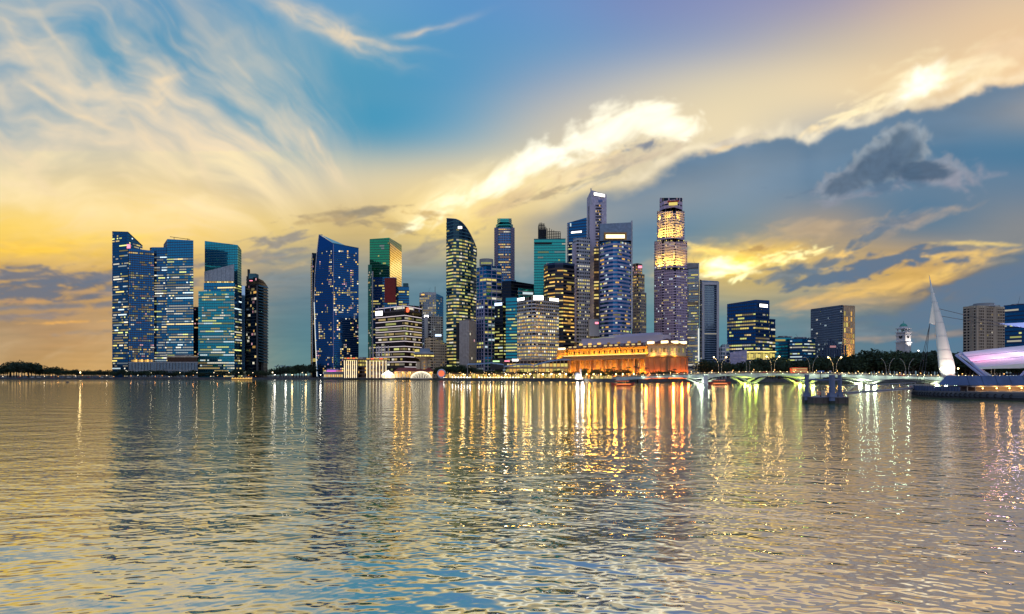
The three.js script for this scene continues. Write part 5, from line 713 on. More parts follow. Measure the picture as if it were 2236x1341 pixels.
{ const d = 800, t = thing('round_screen', 'round red glowing screen in a pale ring on the quay', 'screen', [px(964, d), GROUND, -d]); part(t, 'ring', new THREE.TorusGeometry(4.4, 1, 8, 24), M.pale, [0, 6, 0]); part(t, 'screen_light', new THREE.CylinderGeometry(3.8, 3.8, .5, 24).rotateX(Math.PI / 2), glow(1, .16, .06, 1.3), [0, 6, .2]); part(t, 'stand', UNIT, M.grey, [0, .9, 0], null, [4, 1.8, 1.6]); }
function pavilion(x0, x1, d, h, label, m, lv = 2, depth = 10) { const w = px(x1, d) - px(x0, d), t = thing('restaurant_pavilion', label, 'pavilion', [px((x0 + x1) / 2, d), GROUND, -d]), n = Math.max(3, Math.round(w / 4)); part(t, 'back_wall', UNIT, M.brownstone, [0, h / 2, -depth], null, [w, h, .6]); part(t, 'roof', UNIT, M.umber, [0, h + .3, -depth / 2], null, [w + 1.6, .6, depth + 3]); for (let k = 0; k <= n; k++) part(t, 'post', bar((k / n - .5) * w, 0, .4, (k / n - .5) * w, h, .4, .16, 6), M.dark); for (let k = 0; k < n; k++) part(t, 'lit_window', UNIT, LIT[m[k % m.length]][Math.max(0, lv - (k * 7 % 3 ? 0 : 1))], [((k + .5) / n - .5) * w, h * .48, -1.2], null, [w / n - .9, h * .7, .3]); for (let k = 0; k < 2; k++) { const p = new THREE.PointLight(new THREE.Color().setRGB(1, .5, .08), 70, 0, 2), X = (k - .5) * w * .6; part(t, 'ceiling_lamp', BULB, GLOBE.warm, [X, h - .8, .9]); p.position.set(X, h - .8, .9); p.castShadow = true; t.add(p); } for (let k = 0; k < n * 2; k++) { const f = (k + .5) / (n * 2), big = (k * 7) % 5 === 0; part(t, 'terrace_lamp', BULB, [GLOBE.amber, GLOBE.warm, GLOBE.amber, GLOBE.faint][(k * 5 + n) % 4], [(f - .5) * w, 1.4 + ((k * 13) % 7) * h / 6.2, 1.4 + (k * 3) % 4], null, big ? [1.9, 1.9, 1.9] : [1.15, 1.15, 1.15]); } return t; }
pavilion(972, 1018, 775, 6, 'amber-lit restaurant row under the big dark trees', ['amber', 'warm'], 2);
pavilion(1022, 1064, 745, 6, 'amber restaurant pavilion left of the small signboards', ['amber', 'yellow'], 2);
pavilion(1068, 1116, 735, 5.4, 'golden restaurant pavilion below the blue canopy roofs', ['yellow', 'amber'], 2);
pavilion(1118, 1158, 728, 5.4, 'wide restaurant pavilion with a bright yellow front', ['yellow', 'warm'], 2);
pavilion(1163, 1238, 715, 6.4, 'long golden-lit restaurant terrace under the curved wing roof', ['yellow', 'warm', 'amber'], 2);
pavilion(1243, 1282, 690, 4.6, 'low lit kiosk row behind the white statue stand-in', ['warm', 'yellow'], 2);
pavilion(1290, 1338, 655, 4.2, 'low lit kiosk row among bushy trees', ['yellow', 'warm'], 2);
{
  const t = tower('shop_arcade', 'two-storey arcade of amber shop windows behind the canopies', [[1104, 790, 787], [1240, 772, 785]], 20, { category: 'building', glass: G.brown, coreName: 'wall', bandMat: M.tan, floor: 6, band: 1.4, out: .6, cell: 4.4, pier: .6, pierMat: M.tan, seed: 150, win: { p: 1.5, byFloor: 0, tones: ['amber', 'yellow', 'warm'], level: [1, 2, 2], gap: .9 } });
  sign(t, 1118, 784, 1132, 789, 780, SIGN.white); sign(t, 1101.5, 787, 1113, 790, 781, SIGN.pink); sign(t, 1076, 787.5, 1091, 790.5, 784, glow(.6, 1, .4, 1.6)); part(t, 'sign_wall', UNIT, M.dark, t.here(1089, 796, 787), null, [20, 12, 3]);
}
function canopy(pts, d, depth, label) { const t = thing('canopy_roof', label, 'canopy', [px(pts[0][0], d), GROUND, -d]), H = (x, y) => [px(x, d) - t.position.x, py(y, d) - GROUND]; pts.slice(0, -1).forEach((p, i) => { const a = H(...p), b = H(...pts[i + 1]), q = [], th = .5; quad(q, [a[0], a[1], 0], [b[0], b[1], 0], [b[0], b[1] + 1.4, -depth], [a[0], a[1] + 1.4, -depth]); quad(q, [b[0], b[1] - th, 0], [a[0], a[1] - th, 0], [a[0], a[1] + 1.4 - th, -depth], [b[0], b[1] + 1.4 - th, -depth]); quad(q, [a[0], a[1] - th, 0], [b[0], b[1] - th, 0], [b[0], b[1], 0], [a[0], a[1], 0]); part(t, 'roof_panel', soup(q), M.bluegrey); }); for (const p of [pts[0], pts[pts.length - 1]]) { const a = H(...p); part(t, 'post', bar(a[0], 0, -depth / 2, a[0], a[1] + .4, -depth / 2, .22, 6), M.pale); } return t; }
canopy([[1020, 796], [1045, 795.5], [1072, 793], [1100, 797]], 760, 16, 'flat blue-grey canopy roof above the restaurant trees');
canopy([[1101, 801], [1118, 799], [1128, 797], [1150, 796.5], [1165, 798]], 752, 12, 'folded blue-grey canopy beside the amber arcade');
canopy([[1166, 799], [1180, 795], [1196, 790.5], [1214, 787], [1232, 785.5], [1246, 786]], 735, 14, 'long curved wing canopy sweeping up towards the hotel');
{ const d = 640, t = thing('statue_stand_in', 'white floodlit column and rounded shell standing in for a statue on the quay', 'monument', [px(1268, d), GROUND, -d]); part(t, 'column', new THREE.CylinderGeometry(.8, 1.2, 8.4, 12), M.white, [0, 4.4, 0]); part(t, 'plinth', new THREE.CylinderGeometry(1.8, 2.2, 1.4, 16), M.white, [0, .7, 0]); part(t, 'capital', new THREE.SphereGeometry(1.1, 12, 8), M.white, [0, 9, 0]); part(t, 'rounded_shell', new THREE.SphereGeometry(2.6, 16, 10, 0, 6.29, 0, 1.57), M.white, [-3.2, 4, -1]); part(t, 'shell_base', new THREE.CylinderGeometry(2.4, 2.7, 4, 16), M.white, [-3.2, 2, -1]); for (const x of [-3.5, 1.6]) { part(t, 'floodlight', BULB, GLOBE.white, [x, 1, 4.4]); const p = new THREE.PointLight(0xfff0d8, 220, 0, 2); p.position.set(x, 1, 4.4); p.castShadow = true; t.add(p); } }  // plain column and shell in place of a fountain statue

// ---------------------------------------------------------------- boats
function boat(x, d, L, label, hull, lightM, deckM, turn = 0, roof = true) {
  const t = thing('river_boat', label, 'boat', [px(x, d), 0, -d], turn), n = 12, v = [], S = (f) => { const w = L * .13 * Math.sin(Math.PI * clamp(f, .02, .98)) ** .6 + .12, sheer = 1 + .9 * (2 * f - 1) ** 2; return { x: (f - .5) * L, w, y: sheer }; };
  for (let i = 0; i < n; i++) { const a = S(i / n), b = S((i + 1) / n); for (const s of [1, -1]) { const P = (q, k) => k ? [q.x, q.y, s * q.w] : [q.x * .93, -.35, s * q.w * .55], A = [P(a, 0), P(b, 0), P(b, 1), P(a, 1)]; s > 0 ? quad(v, ...A) : quad(v, A[1], A[0], A[3], A[2]); } quad(v, [a.x, a.y - .15, a.w], [b.x, b.y - .15, b.w], [b.x, b.y - .15, -b.w], [a.x, a.y - .15, -a.w]); }
  part(t, 'hull', soup(v), hull); part(t, 'hull_stripe', UNIT, lightM, [0, .85, L * .135], null, [L * .6, .22, .1]);
  if (roof) { part(t, 'cabin_roof', new THREE.CylinderGeometry(L * .13, L * .13, L * .56, 14, 1, false, 0, Math.PI).rotateZ(Math.PI / 2).rotateX(-Math.PI / 2 + Math.PI / 2).scale(1, .34, 1), deckM, [-L * .03, 2.5, 0]); for (let k = 0; k < 6; k++) for (const s of [-1, 1]) part(t, 'post', bar(-L * .28 + k * L * .1, .9, s * L * .115, -L * .28 + k * L * .1, 2.6, s * L * .115, .06, 5), M.umber); for (let k = 0; k < 5; k++) part(t, 'cabin_light', UNIT, lightM, [-L * .22 + k * L * .1, 2.45, L * .12], null, [.6, .16, .1]); } return t;
}
boat(1360, 398, 14.5, 'red river boat crossing open water before the quay', mat(.35, .05, .03, .5), glow(1, .25, .06, 3), mat(.5, .09, .04, .5), .08);
boat(1571, 440, 15, 'red river boat moored before the first bridge arch', mat(.32, .04, .03, .5), glow(1, .3, .08, 3), mat(.42, .06, .04, .5), -.06);
boat(1748, 520, 13, 'red river boat lying under the bridge beyond the pile dock', mat(.32, .04, .05, .5), glow(1, .15, .12, 3), mat(.42, .06, .06, .5), .1);
{ const d = 955, t = thing('cargo_barge', 'low barge with a golden-lit side by the southern shore', 'boat', [px(530, d), 0, -d]), w = px(553, d) - px(507, d); part(t, 'hull', UNIT, M.umber, [0, .6, 0], null, [w, 2.4, 7]); part(t, 'side_light', UNIT, LIT.amber[2], [0, 1.5, 3.6], null, [w - 1, 1.5, .2]); for (let k = 0; k < 8; k++) part(t, 'deck_light', UNIT, k % 2 ? LIT.amber[3] : LIT.warm[3], [(k / 7 - .5) * w * .9, 2.4, 2.8], null, [1.2, 1.1, .6]); part(t, 'deck_house', UNIT, M.brownstone, [w * .3, 3, -1], null, [8, 2.6, 4]); }

// ---------------------------------------------------------------- road bridge with V piers
const along1 = (T, x) => { let i = 0; while (i < T.length - 2 && x > T[i + 1][0]) i++; const f = clamp((x - T[i][0]) / (T[i + 1][0] - T[i][0])); return lerp(T[i][1], T[i + 1][1], f); };
const BD = [[1330, 590], [1400, 530], [1545, 476], [1750, 462], [2000, 447], [2300, 428], [2700, 410]], BT = [[1330, 823.5], [1400, 822.5], [1470, 820], [1545, 817.2], [1650, 815], [1750, 816], [1880, 819], [2000, 822.5], [2130, 824.5], [2300, 825], [2700, 825]];
const PIERS = [1541, 1646, 1770, 1906, 2080], WIDE = 26;
const bridgeAt = (x) => { const d = along1(BD, x); return { x: px(x, d), z: -d, y: py(along1(BT, x), d), d }; };
{
  const t = thing('road_bridge', 'low white road bridge on V piers lit green from below', 'bridge', [px(1770, 462), 0, -462]), o = t.position, skin = mat(.62, .64, .6, .6, { map: GRIME }), soff = skin;
  const edges = [1345, ...PIERS, 2330, 2620];
  const depthAt = (x) => { let i = 0; while (i < edges.length - 2 && x > edges[i + 1]) i++; const a = edges[i], b = edges[i + 1], f = clamp((x - a) / (b - a)), s = Math.sin(Math.PI * f); return lerp(i >= 3 ? 3.9 : 3.4, 1.5, s ** .8); };
  for (let i = 0; i + 1 < edges.length; i++) {
    const n = Math.max(8, Math.round((edges[i + 1] - edges[i]) / 7)), gf = [], gd = [], gs = [], rail = [], hedge = [];
    const P = (k) => { const x = lerp(edges[i], edges[i + 1], k / n), p = bridgeAt(x); return { x: p.x - o.x, y: p.y, z: p.z - o.z, b: p.y - depthAt(x) }; };
    for (let k = 0; k < n; k++) {
      const a = P(k), b = P(k + 1); quad(gf, [a.x, a.b, a.z], [b.x, b.b, b.z], [b.x, b.y, b.z], [a.x, a.y, a.z]); quad(gf, [b.x, b.b, b.z - WIDE], [a.x, a.b, a.z - WIDE], [a.x, a.y, a.z - WIDE], [b.x, b.y, b.z - WIDE]);
      quad(gs, [a.x, a.b, a.z - WIDE], [b.x, b.b, b.z - WIDE], [b.x, b.b, b.z], [a.x, a.b, a.z]); quad(gd, [a.x, a.y, a.z], [b.x, b.y, b.z], [b.x, b.y, b.z - WIDE], [a.x, a.y, a.z - WIDE]);
      for (const z of [-.4, -WIDE + .4]) { rail.push(bar(a.x, a.y + 1.1, a.z + z, b.x, b.y + 1.1, b.z + z, .09, 5), bar(a.x, a.y + .6, a.z + z, b.x, b.y + .6, b.z + z, .05, 4)); for (let q = 0; q < 2; q++) rail.push(bar(lerp(a.x, b.x, q / 2), lerp(a.y, b.y, q / 2), lerp(a.z, b.z, q / 2) + z, lerp(a.x, b.x, q / 2), lerp(a.y, b.y, q / 2) + 1.1, lerp(a.z, b.z, q / 2) + z, .06, 4)); }
    }
    part(t, 'girder', soup(gf), skin); part(t, 'soffit', soup(gs), soff); part(t, 'road_deck', soup(gd), mat(.06, .06, .06, .85)); part(t, 'railing', merge(rail), M.tan);
    const r = rng(300 + i), hv = []; for (let k = 0; k < n * 16; k++) { const a = P(r() * n), zz = a.z - 1.3 - (r() < .5 ? 0 : 10.5) - r() * .8, y = a.y + .25 + r() * .9, s = .3; const A = [a.x + (r() - .5) * s * 2, y + (r() - .5) * s, zz + (r() - .5) * s], B = [a.x + (r() - .5) * s * 2, y + (r() - .5) * s, zz + (r() - .5) * s], C = [a.x + (r() - .5) * s * 2, y + .3 * r(), zz + (r() - .5) * s]; hv.push(...A, ...B, ...C); } part(t, 'planter_hedge', soup(hv), LEAF[3]).userData.kind = 'stuff';
  }
  for (const x of PIERS) {
    const p = bridgeAt(x), X = p.x - o.x, w = 8.5, D = depthAt(x); for (const z of [-4, -WIDE + 4]) {
      const g = []; for (const s of [-1, 1]) { const q = [], y1 = p.y - D + .4, T = 1.6, a = [s * 1.2, .6], b = [s * w, y1]; for (const [u, v2] of [[1, 0]]) { const f = (P, k, zz) => [X + P[0] + k * T * .5, P[1], p.z - o.z + z + zz]; const c = [f(a, -1, 2.4), f(a, 1, 2.4), f(b, 1.3, 2.4), f(b, -1.3, 2.4)], e = [f(a, -1, -2.4), f(a, 1, -2.4), f(b, 1.3, -2.4), f(b, -1.3, -2.4)]; quad(q, ...c); quad(q, e[1], e[0], e[3], e[2]); quad(q, e[0], c[0], c[3], e[3]); quad(q, c[1], e[1], e[2], c[2]); } g.push(soup(q)); }
      part(t, 'v_pier', merge(g), soff); part(t, 'pile_cap', UNIT, M.concrete, [X, 0, p.z - o.z + z], null, [6.5, 1.6, 6.5]);
    }
    const g = x > 1600 && x < 1900 ? [.72, .95, .12] : [.85, 1, .7]; for (const [dx, dz] of [[-9, -5], [9, -5], [0, -WIDE + 7]]) { part(t, 'pier_light', BULB, glow(...g, 6), [X + dx * .28, 1.2, p.z - o.z + dz + 3]); const l = new THREE.PointLight(new THREE.Color().setRGB(...g), 330, 0, 2); l.position.set(X + dx * .28, 1.2, p.z - o.z + dz + 3); l.castShadow = true; t.add(l); }
  }
  // fascia lamps on brackets
  for (let x = 1400; x < 2240; x += 34) { const p = bridgeAt(x), X = p.x - o.x, k = x < 1470 ? .9 : x < 1540 ? .6 : x < 1700 ? .3 : x < 1760 ? .5 : 1.1; const b = part(t, 'lamp_bracket', bar(X, p.y - .2, p.z - o.z, X, p.y + .1, p.z - o.z + 2.6, .06, 5), M.grey); part(b, 'fascia_lamp', BULB, glow(.9, 1, .88, 5), [X, p.y, p.z - o.z + 2.7]); const l = new THREE.PointLight(new THREE.Color().setRGB(...(x > 1545 && x < 1765 ? [.72, 1, .25] : [.78, 1, .7])), 36 * k, 0, 2); l.position.set(X, p.y, p.z - o.z + 2.7); l.castShadow = true; t.add(l); }
  for (let x = 1352; x < 2240; x += 7.5) { const p = bridgeAt(x); part(t, 'added_rail_lamp', BULB, x % 3 < 1 ? GLOBE.warm : LIT.amber[3], [p.x - o.x, p.y + 1.25, p.z - o.z - .4], null, [.9, .9, .9]); }  // added glowing beads standing for the golden strip of light on the deck
  for (let x = 1375; x < 2240; x += 46) { const p = bridgeAt(x), l = new THREE.PointLight(new THREE.Color().setRGB(1, .55, .1), 36, 0, 2); part(t, 'added_deck_lamp', BULB, GLOBE.amber, [p.x - o.x, p.y + 2.4, p.z - o.z - 4.2]); part(t, 'added_deck_post', bar(p.x - o.x, p.y, p.z - o.z - 4.2, p.x - o.x, p.y + 2.25, p.z - o.z - 4.2, .05, 5), M.dark); l.position.set(p.x - o.x, p.y + 2.4, p.z - o.z - 4.2); l.castShadow = true; t.add(l); }  // added lamps and posts that warm the hedges and railing
  part(t, 'abutment', UNIT, M.pale, [bridgeAt(1541).x - o.x, bridgeAt(1541).y / 2 - 1.2, bridgeAt(1541).z - o.z - 2], null, [3, bridgeAt(1541).y + 1, 6]);
}
// street lamps: two splayed curved poles
function streetLamp(x, back, lit) {
  const p = bridgeAt(x), t = thing('street_lamp', lit ? 'splayed twin-pole street lamp with glowing heads on the bridge' : 'splayed twin-pole street lamp, unlit, on the bridge', 'lamp', [p.x, p.y, p.z - back], 0, lit ? 'lit twin-pole lamps on the bridge' : 'unlit twin-pole lamps on the bridge');
  for (const s of [-1, 1]) { const c = new THREE.CatmullRomCurve3([[s * 1, 0, 0], [s * 1.1, 5, 0], [s * 1.9, 9, 0], [s * 3.6, 11.6, 0], [s * 4.4, 12.3, 0]].map((q) => new THREE.Vector3(...q))); part(t, 'pole', new THREE.TubeGeometry(c, 14, .1, 6), M.grey); part(t, 'lamp_head', new THREE.SphereGeometry(lit ? .42 : .26, 12, 8), lit ? GLOBE.warm : M.grey, [s * 4.6, 12.2, 0]); if (lit) { const l = new THREE.PointLight(new THREE.Color().setRGB(1, .6, .18), 380, 0, 2); l.position.set(s * 4.6, 11.2, 0); l.castShadow = true; t.add(l); } }
  part(t, 'base', UNIT, M.grey, [0, .2, 0], null, [3, .4, .8]);
}
for (const [x, lit] of [[1530, 0], [1585, 1], [1648, 0], [1704, 1], [1790, 0], [1843, 1], [1962, 0], [2006, 0], [2200, 1]]) streetLamp(x, 13, lit);
for (const [k, x] of [1440, 1492, 1520, 1561, 1612, 1640, 1690, 1822, 1868, 1900, 1945, 1985, 2030].entries()) { const p = bridgeAt(x), q = bridgeAt(x + 10), lane = k % 2; car(p.x, p.y + .01, p.z - (lane ? 8 : 18), Math.atan2(-(q.z - p.z), q.x - p.x) + (lane ? 0 : Math.PI), 'car driving across the road bridge', 'cars on the bridge'); }
{ const p = bridgeAt(1755), t = thing('city_bus', 'red double-deck bus crossing the road bridge', 'bus', [p.x, p.y, p.z - 8], .05); part(t, 'body', UNIT, mat(.5, .05, .03, .35), [0, 2.4, 0], null, [11.6, 3.9, 2.5]); for (const y of [1.9, 3.5]) { part(t, 'window_band', UNIT, LIT.warm[1], [0, y, 0], null, [11, .85, 2.56]); } for (const x of [-3.8, 3.6]) for (const z of [-1.1, 1.1]) part(t, 'wheel', WHEEL, M.black, [x, .48, z], null, [1.4, 1.4, 1.2]); part(t, 'headlight', UNIT, GLOBE.white, [5.84, 1, .8], null, [.1, .2, .4]); part(t, 'tail_light', UNIT, glow(1, .06, .02, 6), [-5.84, 1, .8], null, [.1, .3, .3]); }

// ---------------------------------------------------------------- pile dock in the bay and its gangway
{
  const d = 143, u = d / FOCAL, t = thing('pile_dock', 'floating dock held by three tall blue piles', 'dock', [px(1808, d), 0, -d]), X = (x) => px(x, d) - t.position.x, steel = mat(.13, .17, .3, .55, { map: GRIME }), worn = mat(.2, .2, .26, .7, { map: GRIME });
  const pile = (x, z, r, top) => { const c = part(t, 'pile', new THREE.CylinderGeometry(r, r, top + 2, 18), steel, [X(x), top / 2 - 1, z]); part(c, 'pile_cap', new THREE.CylinderGeometry(r + .06, r + .06, .25, 18), worn, [0, top / 2 + 1, 0]); part(c, 'pile_guide', UNIT, steel, [0, -top / 2 + 1 + 1.9, 0], null, [r * 2.6, .9, r * 2.6]); part(c, 'waterline_growth', new THREE.CylinderGeometry(r + .03, r + .03, .8, 18), mat(.03, .035, .03, .95), [0, -top / 2 + 1.2, 0]); };
  pile(1771.5, -2.2, .42, py(819, d + 2)); pile(1809, 1.6, .6, py(819.5, d)); pile(1845, -2.2, .42, py(819, d + 2));
  part(t, 'cross_beam', bar(X(1771.5), py(829, d), -2.2, X(1809), py(829.5, d), 1.6, .2, 8), steel); part(t, 'cross_beam', bar(X(1809), py(829.5, d), 1.6, X(1845), py(829, d), -2.2, .2, 8), steel);
  part(t, 'pontoon', new THREE.BoxGeometry(7.5, 1.7, 5.6), mat(.09, .075, .07, .8, { map: GRIME }), [.1, .45, -1.6]); part(t, 'deck', UNIT, worn, [.1, 1.36, -1.6], null, [7.7, .14, 5.8]);
  for (let k = 0; k < 5; k++) part(t, 'fender', UNIT, M.umber, [-3.1 + k * 1.6, .5, 1.26], null, [.22, 1.5, .16]);
  const rails = []; for (const x of [X(1779), X(1785), X(1791), X(1797)]) rails.push(bar(x, 1.4, .9, x, 2.6, .9, .035, 5)); for (const y of [1.8, 2.2, 2.6]) rails.push(bar(X(1779), y, .9, X(1797), y, .9, .03, 5)); for (const x of [X(1820), X(1830), X(1840)]) rails.push(bar(x, 1.4, -4.2, x, 2.6, -4.2, .035, 5)); rails.push(bar(X(1815), 2.6, -4.2, X(1844), 2.6, -4.2, .03, 5), bar(X(1815), 2.1, -4.2, X(1844), 2.1, -4.2, .03, 5)); part(t, 'railing', merge(rails), M.white);
  for (const [x, z, m] of [[1796, -1, mat(.08, .2, .5, .5)], [1822, -2, M.pale]]) { part(t, 'lamp_post', bar(X(x), 1.4, z, X(x), py(811.5, d), z, .07, 6), M.dark); part(t, 'post_board', UNIT, m, [X(x) + .1, py(811, d), z], null, [x < 1800 ? 1.5 : .5, .3, .12]); }
  part(t, 'life_ring', new THREE.TorusGeometry(.3, .09, 6, 14), mat(.6, .12, .05, .6), [X(1784), 2.2, 1]); part(t, 'bollard', new THREE.CylinderGeometry(.16, .2, .5, 8), M.black, [X(1789), 1.66, .6]); part(t, 'bollard', new THREE.CylinderGeometry(.16, .2, .5, 8), M.black, [X(1826), 1.66, .6]);
}
{
  const t = thing('gangway', 'trussed steel gangway from the dock to the promenade', 'gangway', [px(1846, 146), 0, -146]), a = [0, 2.2, 0], e = [px(1996, 192) - t.position.x, 2.2, -192 - t.position.z], steel = mat(.1, .12, .18, .5), at = (f, y, s) => [lerp(a[0], e[0], f), y, lerp(a[2], e[2], f) + s];
  const n = 9; for (const s of [-.8, .8]) { part(t, 'bottom_chord', bar(...at(0, 2.2, s), ...at(1, 2.4, s), .14, 6), steel); part(t, 'top_chord', bar(...at(0, 3.7, s), ...at(1, 3.9, s), .08, 6), steel); for (let k = 0; k < n; k++) { const up = k % 2; part(t, 'truss_bar', bar(...at(k / n, up ? 3.7 : 2.2, s), ...at((k + 1) / n, up ? 2.2 : 3.8, s), .07, 5), steel); } }
  const q = []; quad(q, at(0, 2.32, .75), at(1, 2.52, .75), at(1, 2.52, -.75), at(0, 2.32, -.75)); part(t, 'walkway', soup(q), M.concrete); const side = []; quad(side, at(0, 1.85, .86), at(1, 2.05, .86), at(1, 2.5, .86), at(0, 2.3, .86)); quad(side, at(1, 2.05, .8), at(0, 1.85, .8), at(0, 2.3, .8), at(1, 2.5, .8)); part(t, 'side_plate', soup(side), M.concrete);
}
// ---------------------------------------------------------------- promenade platform, mast and canopy on the right
{
  const t = thing('promenade_platform', 'dark waterside promenade with curved front and hanging blue screens', 'quay', [px(2080, 180), 0, -180]), o = t.position, C = [[1990, 194], [1992, 190], [2000, 187], [2030, 180], [2080, 174], [2140, 167], [2236, 157], [2330, 148], [2520, 140]], pts = C.map(([x, d]) => [px(x, d) - o.x, -d - o.z]), far = [[2520, 300], [2180, 262], [2080, 246], [1998, 202]].map(([x, d]) => [px(x, d) - o.x, -d - o.z]);
  const sh = new THREE.Shape([...pts, ...far].map(([x, z]) => new THREE.Vector2(x, -z))), ex = (y0, h, m, name, grow = 0) => part(t, name, new THREE.ExtrudeGeometry(sh, { depth: h, bevelEnabled: grow > 0, bevelSize: grow, bevelThickness: .08, bevelSegments: 1 }).rotateX(-Math.PI / 2).translate(0, y0, 0), m);
  const dk = mat(.08, .08, .1, .75, { map: GRIME }); ex(-2, 2.5, mat(.05, .045, .05, .8, { map: GRIME }), 'hull'); ex(.62, .5, dk, 'fender_course', .25); ex(1.3, .5, mat(.14, .13, .14, .8, { map: GRIME }), 'deck', .02);
  const scr = mat(.07, .1, .22, .8, { map: GRIME }), seg = (f) => { const q = f * 4; const i = Math.min(6, Math.floor(q)), g = q - i; return [lerp(pts[i][0], pts[i + 1][0], g), lerp(pts[i][1], pts[i + 1][1], g)]; };
  for (let k = 0; k < 22; k++) { const f = .45 + k * .029, a = seg(f), b = seg(f + .025), q = [], y0 = 1.85, y1 = 3.1; quad(q, [a[0], y0, a[1] - .5], [b[0], y0, b[1] - .5], [b[0], y1, b[1] - .7], [a[0], y1, a[1] - .7]); quad(q, [b[0], y0, b[1] - .62], [a[0], y0, a[1] - .62], [a[0], y1, a[1] - .82], [b[0], y1, b[1] - .82]); quad(q, [a[0], y1, a[1] - .7], [b[0], y1, b[1] - .7], [b[0], y1, b[1] - .82], [a[0], y1, a[1] - .82]); part(t, 'fabric_screen', soup(q), scr); part(t, 'screen_post', bar(a[0], 1.8, a[1] - .45, a[0], 3.3, a[1] - .7, .06, 5), M.black); }
  for (let k = 0; k < 26; k++) { const a = seg(.3 + k * .045); part(t, 'fender_tyre', new THREE.TorusGeometry(.42, .15, 6, 14), M.black, [a[0], .95, a[1] + .42], [0, .12, 0]); }
  const rail = []; for (let k = 0; k < 14; k++) { const a = seg(.05 + k * .033), b = seg(.05 + (k + 1) * .033); rail.push(bar(a[0], 1.8, a[1] - .3, a[0], 3, a[1] - .3, .05, 5)); for (const y of [2.2, 2.6, 3]) rail.push(bar(a[0], y, a[1] - .3, b[0], y, b[1] - .3, .035, 4)); } for (const f of [.12, .5, .9, 1.15]) { const a = seg(f); part(t, 'mooring_bollard', new THREE.CylinderGeometry(.2, .26, .6, 10), M.black, [a[0], 2.1, a[1] - 1]); } for (const f of [.08, .3]) { const a = seg(f); part(t, 'life_ring', new THREE.TorusGeometry(.34, .1, 6, 14), mat(.6, .12, .05, .6), [a[0], 2.6, a[1] - .15]); } part(t, 'railing', merge(rail), M.steel);
}
{ // raised gallery on the platform
  const d = 178, t = thing('waterside_gallery', 'long blue-roofed gallery with small downlights above the quay wall', 'building', [px(2180, d), 1.8, -d], .22), W = 25, bl = mat(.08, .12, .26, .7, { map: GRIME });
  part(t, 'quay_wall', UNIT, mat(.16, .13, .16, .85, { map: GRIME }), [5, .55, -3.5], null, [W - 3, 1.1, 5]); part(t, 'floor_slab', UNIT, M.concrete, [3.4, 1.3, -2.6], null, [W + 1, .3, 7]); { const q = [], L = W / 2 + 2; const A = [-L + 1, 1.6, .6], B = [L + 3, 1.6, .6], C2 = [L + 3, 4.2, -1.6], D = [-L + 4, 4.1, -1.6]; quad(q, A, B, C2, D); quad(q, D, C2, [L + 3, 4.2, -6], [-L + 4, 4.1, -6]); quad(q, [L + 3, 1.6, -6], [-L + 1, 1.6, -6], [-L + 4, 4.1, -6], [L + 3, 4.2, -6]); quad(q, [-L + 1, 1.6, -6], A, D, [-L + 4, 4.1, -6]); quad(q, B, [L + 3, 1.6, -6], [L + 3, 4.2, -6], C2); part(t, 'roof', soup(q), bl); }
  for (let k = 0; k < 6; k++) { part(t, 'roof_seam', bar(-10 + k * 4.6, 1.64, .7, -8.6 + k * 4.6, 4.16, -1.5, .05, 4), M.navy); }
  for (const [k, x] of [-6.5, -2, 2.2, 6.2, 10.4, 14].entries()) { part(t, 'downlight', BULB, GLOBE.amber, [x, .8, 1.3]); const l = new THREE.PointLight(new THREE.Color().setRGB(1, .52, .12), k < 2 ? 16 : 34, 0, 2); l.position.set(x, .8, 1.3); l.castShadow = true; t.add(l); }
  for (const x of [-11, -8.4]) part(t, 'arch_post', bar(x, 0, .9, x, 1.3, .9, .12, 6), M.tan); part(t, 'round_window', new THREE.CylinderGeometry(1, 1, .3, 18).rotateX(Math.PI / 2), M.black, [11.2, 2.9, -.35], [-.7, 0, 0]);
}
const MD = 214;
